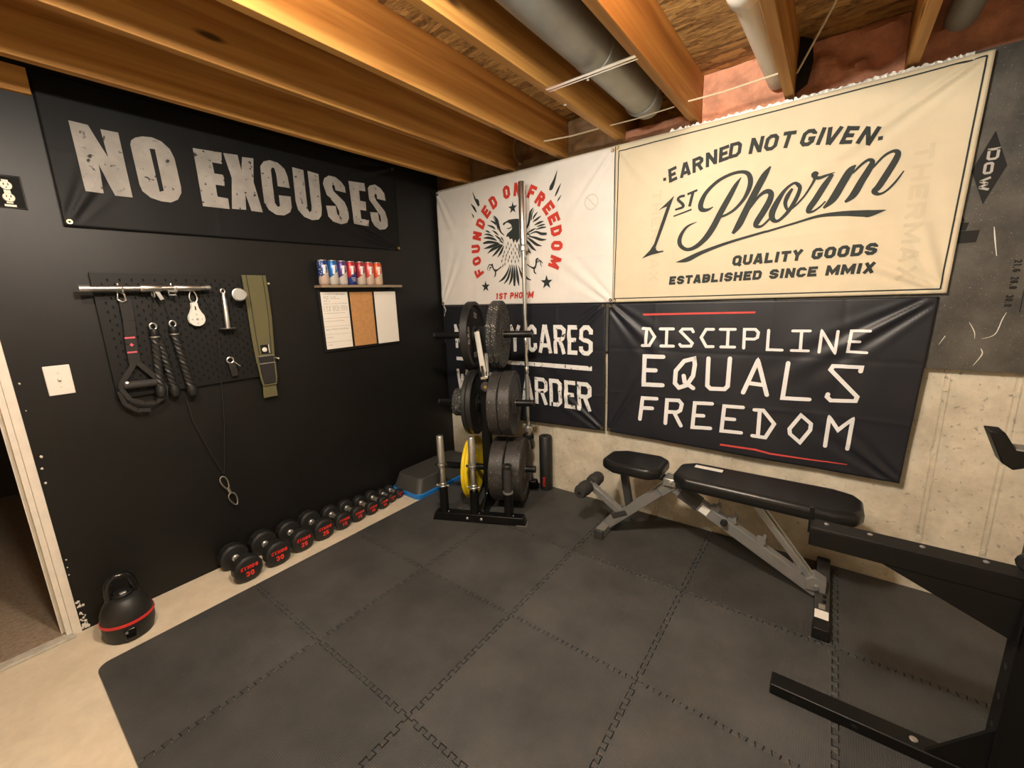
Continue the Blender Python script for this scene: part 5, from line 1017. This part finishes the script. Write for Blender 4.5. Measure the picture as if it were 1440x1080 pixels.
# ------------------------------------------------------------------ kettlebell
KX, KY = .205, -2.382
t = thing('kettlebell', 'black adjustable kettlebell with a red band on the concrete floor', 'kettlebell', (KX,KY,0))
obj('body', MB().lathe([(.072,.0),(.084,.004),(.094,.05),(.0965,.095),(.090,.135),(.078,.165),(.062,.190),(.048,.200),(.001,.202)], (KX,KY,0), (0,0,1), 40), M_blackrub, t, smooth=35)
obj('band', MB().lathe([(.0945,.088),(.0985,.089),(.0980,.101),(.093,.102)], (KX,KY,0), (0,0,1), 40, closed=True), M_redband, t)
hp = []
for k in range(15):
    a = PI*k/14; c = math.cos(a); s = math.sin(a)
    hp.append((.045*math.copysign(abs(c)**.6, c), s**.75*.105))
al = math.radians(88); hx, hy = math.cos(al), math.sin(al)
obj('handle', MB().tube([(KX+hx*p[0], KY+hy*p[0], .190+p[1]) for p in hp], .0155, 14), mat('gloss_black_handle', (.008,.008,.008), .18), t)
dl = obj('dial_hub', MB().lathe([(.040,0),(.040,.012),(.034,.018)], (KX,KY,.198), (0,0,1), 24), M_blackplas, t)
obj('lock_lever', MB().box((KX+.015,KY-.012,.215),(KX+.032,KY+.012,.222)), M_steel, dl, bevel=.002)
wa = math.radians(-8); wd = Vector((math.cos(wa), math.sin(wa), 0))
obj('dial_window', MB().bar(Vector((KX,KY,.045))+wd*.070, Vector((KX,KY,.045))+wd*.0985, .045, .055), mat('gloss_black_window', (.004,.004,.004), .15), t, bevel=.006)
obj('window_stud', MB().lathe([(.006,0),(.004,.004)], Vector((KX,KY,.060))+wd*.098+Vector((0,-.012,0)), wd, 12), M_steel, t)

# ------------------------------------------------------------------ aerobic step
t = thing('aerobic_step', 'grey aerobic step platform on a blue riser in the corner', 'step platform', (.195,-.40,0))
def slab(x0,x1,y0,y1,r,n=5):
    P = []
    for cx, cy, a0 in ((x1-r,y1-r,0),(x0+r,y1-r,PI/2),(x0+r,y0+r,PI),(x1-r,y0+r,3*PI/2)):
        P += [(cx+r*math.cos(a0+k*PI/2/n), cy+r*math.sin(a0+k*PI/2/n)) for k in range(n+1)]
    return P
def loft(layers):
    mb = MB(); n = len(layers[0][0]); V = []; F = []
    for P, z in layers: V += [(p[0],p[1],z) for p in P]
    for i in range(len(layers)-1):
        for k in range(n): F.append((i*n+k,i*n+(k+1)%n,(i+1)*n+(k+1)%n,(i+1)*n+k))
    F += [tuple(range(n-1,-1,-1)), tuple((len(layers)-1)*n+k for k in range(n))]
    return mb.add(V, F)
obj('riser', loft([(slab(.022,.352,-.745,-.055,.05),0.0005),(slab(.018,.356,-.75,-.05,.05),.034),(slab(.024,.35,-.744,-.056,.05),.040)]), M_blue, t, smooth=30)
obj('platform', loft([(slab(.026,.348,-.742,-.058,.05),.040),(slab(.030,.344,-.738,-.062,.05),.050),(slab(.046,.327,-.700,-.10,.05),.140),(slab(.054,.319,-.692,-.108,.05),.147)]), M_graystep, t, smooth=30)
mb = MB()
for k in range(7): mb.box((.085+k*.03,-.66,.1472),(.097+k*.03,-.13,.1488))
obj('grip_rib', mb, M_graystep, t, smooth=0)
t = thing('storage_case', 'small dark green case with a white mark beside the step', 'case', (.47,-.10,.013))
obj('case', MB().box((.385,-.19,.0140),(.52,-.06,.20)), M_green, t, bevel=.01)
obj('mark', MB().box((.415,-.1918,.125),(.447,-.1902,.155)), M_whitepl, t, smooth=0)
# ------------------------------------------------------------------ plate tree (local frame: x along the pegs, y towards the wall)
TA = math.radians(25.0); TO = Vector((.8230,-.4700,0)); MZ = .0138
t = thing('plate_tree', 'black steel weight plate tree standing in front of the white flag', 'weight rack', (TO.x,TO.y,MZ), TA)
L_ = dict(local=True)
obj('front_foot', MB().prism([(-.325,0),(.325,0),(.305,.058),(-.305,.058)], (0,-.312,0), (1,0,0), (0,0,1), (0,.062,0)), M_blackmet, t, bevel=.004, **L_)
obj('rear_foot', MB().prism([(-.325,0),(.325,0),(.305,.058),(-.305,.058)], (0,.25,0), (1,0,0), (0,0,1), (0,.062,0)), M_blackmet, t, bevel=.004, **L_)
obj('spine', MB().box((-.03,-.25,.004),(.03,.25,.058)), M_blackmet, t, bevel=.003, **L_)
obj('upright', MB().box((-.032,-.028,.058),(.032,.028,1.285)), M_blackmet, t, bevel=.004, **L_)
obj('gusset', MB().prism([(-.25,.058),(-.03,.058),(-.03,.20)], (.006,0,0), (0,1,0), (0,0,1), (.012,0,0)), M_blackmet, t, smooth=0, **L_)
obj('gusset', MB().prism([(.02,.058),(.24,.058),(.02,.20)], (.006,0,0), (0,1,0), (0,0,1), (.012,0,0)), M_blackmet, t, smooth=0, **L_)
PZ = (1.230, .755, .270)
for z in PZ:
    for sg in (-1,1):
        p = obj('peg', MB().lathe([(.0235,0),(.0235,.305),(.021,.309)], (sg*.032,0,z), (sg,0,0), 20), M_blackmet, t, **L_)
        obj('peg_cap', MB().lathe([(.0245,0),(.0245,.012),(.020,.016)], (sg*.332,0,z), (sg,0,0), 20), M_blackplas, p, **L_)
for x in (-.075,.022): obj('bolt', MB().lathe([(.0095,0),(.0095,.005),(.006,.008)], (x,-.312,.030), (0,-1,0), 12), M_steel, t, **L_)
for x in (-.215,.0,.235): obj('bolt', MB().lathe([(.006,0),(.004,.004)], (x,-.285,.058), (0,0,1), 10), M_steel, t, **L_)
for x, h in ((-.245,.245),(-.028,.212),(.205,.222)):
    obj('bar_holder', MB().lathe([(.030,0),(.030,h-.058),(.026,h-.058),(.026,.01)], (x,-.281,.058), (0,0,1), 24, closed=True), M_blackmet, t, **L_)
obj('bar_holder', MB().lathe([(.036,0),(.036,.20),(.030,.20),(.030,.01)], (.222,.281,.058), (0,0,1), 24, closed=True), M_blackmet, t, **L_)
obj('foot_cap', MB().box((.26,-.314,.001),(.327,-.248,.006)), M_steel, t, smooth=0, **L_)
obj('bolt', MB().lathe([(.007,0),(.005,.005)], (.018,-.14,.133), (1,0,0), 10), M_steel, t, **L_)
def tw_(p): return Matrix.Translation((TO.x,TO.y,MZ)) @ Matrix.Rotation(TA,4,'Z') @ Vector(p)
def plate(label, s0, s1, z, R_, m, kind, face=None, group='weight plates on the plate tree'):
    """a plate on a peg between local x s0 and s1; face = side that shows (+1 right, -1 left)"""
    t = thing('weight_plate', label, 'weight plate', tw_((s0,0,z-R_)), TA, group)
    th = s1-s0; c = (0,0,R_); hole = .0262
    hub = R_*.34; rim = R_*.80; dp = min(.012, th*.28)
    if kind == 'bumper': prof = [(hole,0),(hub,0),(hub+.006,dp*.6),(rim-.01,dp*.6),(rim,0),(R_-.006,0),(R_,.006),(R_,th-.006),(R_-.006,th),(rim,th),(rim-.01,th-dp*.6),(hub+.006,th-dp*.6),(hub,th),(hole,th)]
    else: prof = [(hole,th*.1),(R_*.22,th*.1),(R_*.26,th*.30),(R_*.84,th*.30),(R_*.90,0),(R_-.004,0),(R_,.005),(R_,th-.005),(R_-.004,th),(R_*.90,th),(R_*.84,th*.70),(R_*.26,th*.70),(R_*.22,th*.95),(hole,th*.95)]
    b = obj('disc', MB().lathe(prof, c, (1,0,0), 56, closed=True), m, t, smooth=35, **L_)
    obj('bushing', MB().lathe([(hole-.0006,-.001),(hole+.003,-.001),(hole+.003,th+.001),(hole-.0006,th+.001)], c, (1,0,0), 28, closed=True), M_steel if kind == 'bumper' else m, t, **L_)
    return t, b, th
def face_text(b, s, th, R_, rad, ang, h, tk, m, xoff):
    """letters around a plate face seen from +x"""
    mb = MB(); n = len(s); wd = h*.8
    fs = lambda a, bb, off: (xoff, a, R_+bb)
    for i, ch in enumerate(s):
        a = ang-(i-(n-1)/2)*(wd*1.3/rad); d = (math.sin(a), -math.cos(a)); nn = (math.cos(a), math.sin(a))
        o = (rad*nn[0]-d[0]*wd/2-nn[0]*h/2, rad*nn[1]-d[1]*wd/2-nn[1]*h/2)
        put_glyph(mb, ch, o, d, wd, h, tk, fs, ds=.02)
    obj('lettering', mb, m, b, smooth=0, fix=False, **L_)
g = mat('grey_raised_letter', (.50,.48,.44), .5)
plate('speckled black bumper plate on the top right peg, inner one', .084, .116, PZ[0], .225, M_crumb, 'bumper')
plate('speckled black bumper plate on the top right peg, outer one', .117, .150, PZ[0], .225, M_crumb, 'bumper')
tt, b, th = plate('black iron plate with raised letters on the top left peg', -.090, -.040, PZ[0], .225, M_blackrub, 'iron')
face_text(b, 'CAP', th, .225, .135, PI*.98, .040, .009, g, th*.70+.0008)
face_text(b, '25', th, .225, .135, PI*.42, .036, .008, g, th*.70+.0008)
face_text(b, 'CAP', th, .225, .135, PI*-.02, .040, .009, g, th*.70+.0008)
face_text(b, '25', th, .225, .135, PI*1.5, .036, .008, g, th*.70+.0008)
plate('worn black bumper plate on the middle right peg, inner one', .062, .134, PZ[1], .225, M_brownrub, 'bumper')
plate('worn black bumper plate on the middle right peg, outer one', .137, .218, PZ[1], .225, M_brownrub, 'bumper')
plate('smooth black plate on the middle left peg, outer one', -.110, -.082, PZ[1], .225, M_blackrub, 'iron')
tt, b, th = plate('smooth black plate on the middle left peg, facing in', -.080, -.044, PZ[1], .225, M_blackrub, 'iron')
face_text(b, '35', th, .225, .130, PI*1.6, .036, .008, mat('dim_raised_letter', (.06,.058,.052), .4), th*.70+.0008)
plate('small speckled plate at the outer end of the middle left peg', -.218, -.110, PZ[1], .098, M_crumb, 'bumper')
plate('large dark bumper plate on the bottom right peg, inner one', .052, .154, PZ[2], .225, M_brownrub, 'bumper')
plate('large dark bumper plate on the bottom right peg, outer one', .160, .272, PZ[2], .225, M_brownrub, 'bumper')
plate('yellow bumper plate on the bottom left peg, outer one', -.140, -.116, PZ[2], .225, M_yellow, 'bumper')
tt, b, th = plate('yellow bumper plate on the bottom left peg, inner one', -.115, -.090, PZ[2], .225, M_yellow, 'bumper')
face_text(b, '35LB', th, .225, .150, PI*.42, .040, .010, mat('pale_yellow_letter', (.85,.75,.35), .5), th+.0008)
# chrome latch hanging on the upright
t = thing('lever_attachment', 'chrome lever attachment with a round rubber wheel hung on the plate tree', 'lever', tw_((0,-.06,.90)), TA)
obj('arm', MB().bar(tw_((-.016,-.075,1.258)), tw_((.018,-.075,.985)), .012, .040, up=(1,0,0)), M_whitepl, t, bevel=.003)
obj('arm', MB().bar(tw_((.044,-.068,1.115)), tw_((.040,-.068,.945)), .014, .032, up=(1,0,0)), M_chrome, t, bevel=.003)
obj('arm', MB().bar(tw_((.014,-.080,1.03)), tw_((.026,-.080,.925)), .012, .030, up=(1,0,0)), M_chrome, t, bevel=.003)
obj('yoke', MB().bar(tw_((.002,-.085,.945)), tw_((.054,-.085,.955)), .03, .020), M_chrome, t, bevel=.003)
dirf = (Matrix.Rotation(TA,4,'Z') @ Vector((.25,-1,.0)))
obj('wheel', MB().lathe([(.008,0),(.030,0),(.034,.004),(.034,.018),(.030,.022),(.008,.022)], tw_((.032,-.088,.890)), dirf, 28, closed=True), M_brownrub, t)
obj('hub_bolt', MB().lathe([(.013,0),(.011,.005)], tw_((.036,-.110,.890)), dirf, 16), M_brass, t)
obj('stem', MB().bar(tw_((-.016,-.078,1.25)), tw_((-.016,-.028,1.262)), .012, .012), M_steel, t)
# adjustable dumbbell handles standing in the holders
def handle(label, x):
    p = tw_((x,-.281,.07)); t = thing('dumbbell_bar', label, 'dumbbell bar', p, TA, 'dumbbell bars in the plate tree holders')
    z0 = p.z
    obj('shaft', MB().lathe([(.0135,0),(.0135,.42)], p, (0,0,1), 18), M_chrome, t)
    obj('lower_grip', MB().lathe([(.018,0),(.0185,.11),(.017,.115)], p+Vector((0,0,.19)), (0,0,1), 18), M_chrome, t)
    obj('upper_sleeve', MB().lathe([(.0235,0),(.0235,.185),(.020,.19),(.010,.192)], p+Vector((0,0,.335)), (0,0,1), 22), M_steel, t)
    for dz, r in ((.165,.030),(.180,.025),(.302,.024),(.318,.030)):
        obj('collar', MB().lathe([(r-.003,0),(r,.003),(r,.011),(r-.003,.014)], p+Vector((0,0,dz)), (0,0,1), 20), M_chrome, t)
    kd = Matrix.Rotation(TA,3,'Z') @ Vector((1,0,0))
    for dz in (.172,.322):
        for sg in (-1,1): obj('lock_knob', MB().lathe([(.006,0),(.006,.012),(.009,.014),(.009,.02)], p+Vector((0,0,dz))+kd*(sg*.024), kd*sg, 12), M_steel if dz < .2 else M_blackplas, t)
handle('chrome dumbbell bar standing in the left front holder of the plate tree', -.245)
handle('chrome dumbbell bar standing before the yellow plates', -.028)
p = tw_((.205,-.281,.08))
t = thing('rubber_handle', 'black rubber gripped handle in the right front holder of the plate tree', 'handle', p, TA)
obj('grip', MB().lathe([(.0225,0),(.0255,.14),(.0255,.30),(.024,.315)], p, (0,0,1), 24), M_foamgrip, t)
obj('cap', MB().lathe([(.028,.312),(.031,.318),(.031,.330),(.027,.335)], p, (0,0,1), 24), M_blackrub, t)
obj('ring', MB().lathe([(.024,.135),(.0335,.137),(.0335,.147),(.024,.149)], p, (0,0,1), 24), M_steel, t)
# barbell
BX, BY = .946, -.132
t = thing('barbell', 'tall chrome barbell standing upright against the white flag', 'barbell', (BX,BY,.075))
obj('shaft', MB().lathe([(.0142,0),(.0142,1.33)], (BX,BY,.50), (0,0,1), 18), M_chrome, t)
obj('knurling', MB().lathe([(.0146,0),(.0146,.40)], (BX,BY,.56), (0,0,1), 18), M_steel, t)
obj('knurling', MB().lathe([(.0146,0),(.0146,.40)], (BX,BY,1.36), (0,0,1), 18), M_steel, t)
for z in (.93,1.145): obj('grip_ring', MB().lathe([(.0150,0),(.0172,.004),(.0172,.045),(.0150,.049)], (BX,BY,z), (0,0,1), 18), M_chrome, t)
obj('sleeve', MB().lathe([(.025,0),(.025,.405),(.022,.410)], (BX,BY,1.842), (0,0,1), 24), M_chrome, t)
obj('sleeve', MB().lathe([(.022,0),(.025,.005),(.025,.40)], (BX,BY,.085), (0,0,1), 24), M_chrome, t)
for z in (1.800,.484): obj('collar', MB().lathe([(.026,0),(.0345,.003),(.0345,.032),(.026,.042)], (BX,BY,z), (0,0,1), 24), M_steel, t)
t = thing('spring_collar', 'black clamp collar on the lower barbell sleeve', 'clamp collar', (BX,BY,.40))
obj('ring', MB().lathe([(.0258,0),(.042,.002),(.042,.030),(.0258,.032)], (BX,BY,.425), (0,0,1), 24, closed=True), M_blackplas, t)
obj('lever', MB().bar((BX+.038,BY-.02,.43),(BX+.055,BY-.03,.36),.012,.02), M_blackplas, t, bevel=.003)
# foam bar pad by the wall
RX, RY = 1.055, -.062
t = thing('barbell_pad', 'black foam barbell pad standing against the concrete wall', 'barbell pad', (RX,RY,.013))
obj('foam', MB().lathe([(.014,.003),(.044,0),(.049,.005),(.049,.425),(.044,.431),(.014,.431)], (RX,RY,.0140), (0,0,1), 32, closed=True), M_blackrub, t)
pa = math.atan2(CAM.y-RY, CAM.x-RX)-.05
rs = lambda a, b, off: (RX+.0494*math.cos(a/.049+pa), RY+.0494*math.sin(a/.049+pa), b)
mb = MB(); put_text(mb, 'ETHOS', (-.006,.05), (-.006,.125), .018, .0045, rs, gap=.2, ds=.01)
obj('lettering', mb, M_redtext, t, smooth=0, fix=False)

# ------------------------------------------------------------------ adjustable bench
BYC = -.35
t = thing('weight_bench', 'grey framed adjustable weight bench with black pads by the concrete wall', 'bench', (2.25,BYC,MZ))
def pad(name, P, z0, z1, ang=0.0, piv=(0,0)):
    mb = MB(); V = []
    k = len(P); V = [(p[0], BYC+p[1], z0) for p in P]+[(p[0], BYC+p[1], z1) for p in P]
    def rot(v):
        dx = v[0]-piv[0]; dz = v[2]-piv[1]; return (piv[0]+dx*math.cos(ang)-dz*math.sin(ang), v[1], piv[1]+dx*math.sin(ang)+dz*math.cos(ang))
    mb.add([rot(v) for v in V], [tuple(range(k-1,-1,-1)), tuple(range(k,2*k))]+[(i,(i+1)%k,(i+1)%k+k,i+k) for i in range(k)])
    return obj(name, mb, M_vinyl, t, smooth=50, bevel=.024, seg=4)
sp = [(1.690,-.075),(1.775,-.128),(1.985,-.132),(2.045,-.085),(2.045,.085),(1.985,.132),(1.775,.128),(1.690,.075)]
pad('seat_pad', sp, .462, .530, math.radians(1.5), (1.87,.49))
bp_ = [(2.105,-.075),(2.175,-.135),(2.80,-.145),(2.885,-.115),(2.91,-.06),(2.91,.06),(2.885,.115),(2.80,.145),(2.175,.135),(2.105,.075)]
bk = pad('backrest_pad', bp_, .462, .532)
obj('badge', MB().box((2.185,BYC+.05,.5318),(2.325,BYC+.088,.5326)), M_paper, bk, smooth=0, label='white badge')
G2 = M_graypaint
obj('front_foot', MB().box((1.668,-.462,.0138),(1.722,-.238,.066)), G2, t, bevel=.004)
obj('foot_cap', MB().prism([(-.030,0),(.030,0),(.027,.054),(-.027,.054)], (1.695,-.480,.0138), (1,0,0), (0,0,1), (0,.022,0)), M_dgray, t, bevel=.003)
obj('foot_cap', MB().prism([(-.030,0),(.030,0),(.027,.054),(-.027,.054)], (1.695,-.242,.0138), (1,0,0), (0,0,1), (0,.022,0)), M_dgray, t, bevel=.003)
obj('front_post', MB().bar((1.700,BYC,.058),(2.075,BYC,.425),.052,.058), G2, t, bevel=.004)
obj('post_sleeve', MB().bar((2.020,BYC,.372),(2.095,BYC,.440),.062,.066), G2, t, bevel=.004)
obj('main_rail', MB().bar((2.10,BYC,.415),(2.785,BYC,.052),.050,.062), G2, t, bevel=.004)
obj('rail_collar', MB().bar((2.135,BYC,.397),(2.235,BYC,.344),.056,.068), M_dgray, t, bevel=.003)
obj('rail_sticker', MB().bar((2.245,BYC-.0262,.339),(2.285,BYC-.0262,.318),.001,.045), M_paper, t, smooth=0)
for f_ in (.30,.42,.62,.86):
    x = 2.10+(2.785-2.10)*f_; z = .415+(.052-.415)*f_
    obj('ladder_notch', MB().prism([(-.020,0),(.022,0),(.022,.030),(.010,.048),(-.004,.046),(.004,.030),(-.020,.020)], (x,BYC-.024,z+.026), (.88,0,-.47), (.47,0,.88), (0,.048,0)), G2, t, smooth=0)
obj('adjust_knob', MB().lathe([(.012,0),(.016,.004),(.016,.03),(.012,.034)], (2.365,BYC-.026,.292), (0,-1,.2), 16), M_blackplas, t)
obj('rear_foot', MB().box((2.775,-.64,.0138),(2.832,-.065,.062)), M_dgray, t, bevel=.004)
for y in (-.655,-.085): obj('foot_cap', MB().prism([(-.031,0),(.031,0),(.028,.053),(-.028,.053)], (2.8035,y,.0138), (1,0,0), (0,0,1), (0,.075 if y < -.5 else .035,0)), M_blackplas, t, bevel=.003)
obj('warning_sticker', MB().box((2.778,-.575,.0623),(2.829,-.515,.0628)), M_paper, t, smooth=0, label='white warning sticker')
obj('label_plate', MB().box((2.792,-.505,.0623),(2.816,-.468,.0628)), M_steel, t, smooth=0)
for y in (-.405,-.445): obj('bolt', MB().lathe([(.008,0),(.008,.006),(.005,.009)], (2.812,y,.062), (0,0,1), 6), M_blackmet, t)
obj('rear_bracket', MB().prism([(-.05,0),(.03,0),(.03,.05),(-.02,.075),(-.05,.05)], (2.785,BYC-.036,.062), (1,0,0), (0,0,1), (0,.072,0)), G2, t, bevel=.003)
obj('support_strut', MB().bar((2.770,BYC-.012,.090),(2.490,BYC-.012,.430),.022,.030), M_steel, t, bevel=.004)
obj('support_strut', MB().bar((2.66,BYC-.012,.224),(2.490,BYC-.012,.430),.014,.018).bar((2.775,BYC+.018,.095),(2.50,BYC+.018,.44),.014,.02), M_steel, t, bevel=.003)
obj('hinge_bolt', MB().cyl((2.776,BYC-.05,.088),(2.776,BYC+.05,.088),.010,seg=12), M_chrome, t)
obj('back_frame', MB().box((2.12,BYC-.055,.430),(2.80,BYC-.025,.463)).box((2.12,BYC+.025,.430),(2.80,BYC+.055,.463)), M_dgray, t, bevel=.003)
obj('seat_support', MB().bar((1.845,BYC,.190),(1.795,BYC,.465),.038,.040), M_dgray, t, bevel=.003)
obj('seat_bracket', MB().box((1.79,BYC-.03,.445),(2.06,BYC+.03,.463)), M_dgray, t, bevel=.002)
obj('pivot', MB().box((2.045,BYC-.045,.425),(2.115,BYC+.045,.470)), M_steel, t, bevel=.004)
obj('pivot_bolt', MB().cyl((2.085,BYC-.06,.448),(2.085,BYC+.06,.448),.012,seg=12), M_steel, t)
obj('leg_arm', MB().bar((1.785,BYC,.165),(1.585,BYC,.290),.040,.040), G2, t, bevel=.003)
obj('leg_bracket', MB().bar((1.74,BYC,.135),(1.83,BYC,.185),.065,.03), M_dgray, t, bevel=.003)
def roller(y0, y1): return MB().lathe([(.012,0),(.032,.002),(.043,.014),(.046,.05),(.042,.08),(.043,.10),(.036,.118),(.012,.120)], (1.572,y0,.292), (0,y1-y0,0), 24)
for y0, y1 in ((BYC-.022,BYC-.14),(BYC+.022,BYC+.14)):
    r_ = obj('foam_roller', roller(y0,y1), M_foamgrip, t); s_ = 1 if y1 > y0 else -1
    obj('roller_cap', MB().lathe([(.013,0),(.010,.004)], (1.572,y0+s_*.119,.292), (0,s_,0), 14), M_blackplas, r_)
obj('roller_axle', MB().cyl((1.572,BYC-.03,.292),(1.572,BYC+.03,.292),.014,seg=12), G2, t)

# ------------------------------------------------------------------ power rack at right
t = thing('power_rack', 'black steel power rack at right, mostly outside the view', 'power rack', (3.24,-1.02,MZ))
obj('base_rail', MB().box((2.660,-1.052,MZ),(4.35,-.985,.056)), M_blackmet, t, bevel=.004)
obj('upright', MB().box((3.200,-1.056,.056),(3.270,-.982,2.10)), M_blackmet, t, bevel=.004)
obj('rear_upright', MB().box((4.20,-1.056,.056),(4.27,-.982,2.10)), M_blackmet, t, bevel=.004)
obj('top_rail', MB().box((3.200,-1.056,2.10),(4.27,-.982,2.165)), M_blackmet, t, bevel=.004)
obj('foot_gusset', MB().prism([(3.075,.056),(3.200,.056),(3.200,.225)], (0,-1.046,0), (1,0,0), (0,0,1), (0,.012,0)), M_blackmet, t, smooth=0)
obj('base_bolt', MB().lathe([(.011,0),(.011,.003),(.007,.005)], (3.052,-1.020,.056), (0,0,1), 14), M_steel, t)
for x in (2.735,2.905): obj('bolt_hole', MB().cyl((x,-1.0522,.036),(x,-1.050,.036),.008,seg=14), M_hole, t)
for k in range(14): obj('pin_hole', MB().cyl((3.199,-1.019,.22+k*.10),(3.202,-1.019,.22+k*.10),.0105,seg=14), M_hole, t)
t = thing('spotter_arm', 'long black spotter arm with bolts along its top on the power rack', 'spotter arm', (3.0,-1.02,.55))
AZ = .716
obj('beam', MB().box((2.722,-1.052,.650),(3.199,-.985,AZ-.004)), M_blackmet, t, bevel=.003)
obj('top_strip', MB().box((2.722,-1.053,AZ-.004),(3.199,-.984,AZ)), M_blackplas, t, bevel=.001)
obj('gusset', MB().prism([(2.905,.652),(3.199,.652),(3.199,.52)], (0,-1.050,0), (1,0,0), (0,0,1), (0,.062,0)), M_blackmet, t, smooth=0)
obj('end_lip', MB().box((2.716,-.998,AZ-.05),(2.730,-.984,AZ+.045)), M_blackmet, t, bevel=.002)
for x in (2.765,2.875,2.995,3.125): obj('bolt', MB().lathe([(.007,0),(.007,.002),(.004,.004)], (x,-1.008,AZ), (0,0,1), 12), M_steel, t)
kb = obj('lock_knob', MB().lathe([(.020,0),(.024,.005),(.024,.03),(.018,.036)], (3.19,-1.062,.775), (-.6,-1,0), 12), M_blackplas, t)
obj('bracket', MB().box((3.192,-1.066,.52),(3.199,-.975,.80)), M_blackmet, t, bevel=.002)
t = thing('bar_catch', 'black bar catch hook jutting in at the right edge', 'bar hook', (3.14,-1.02,1.03))
obj('arm', MB().prism([(.0,.0),(.05,.025),(.075,.020),(.075,.058),(.045,.052),(.0,.052),(-.026,.098),(-.055,.098),(-.022,.016)], (3.125,-1.050,1.006), (1,0,0), (0,0,1), (0,.06,0)), M_blackmet, t, bevel=.003)
obj('liner', MB().prism([(-.004,.056),(.045,.056),(.045,.060),(-.004,.060)], (3.125,-1.046,1.003), (1,0,0), (0,0,1), (0,.052,0)), M_steel, t, smooth=0)
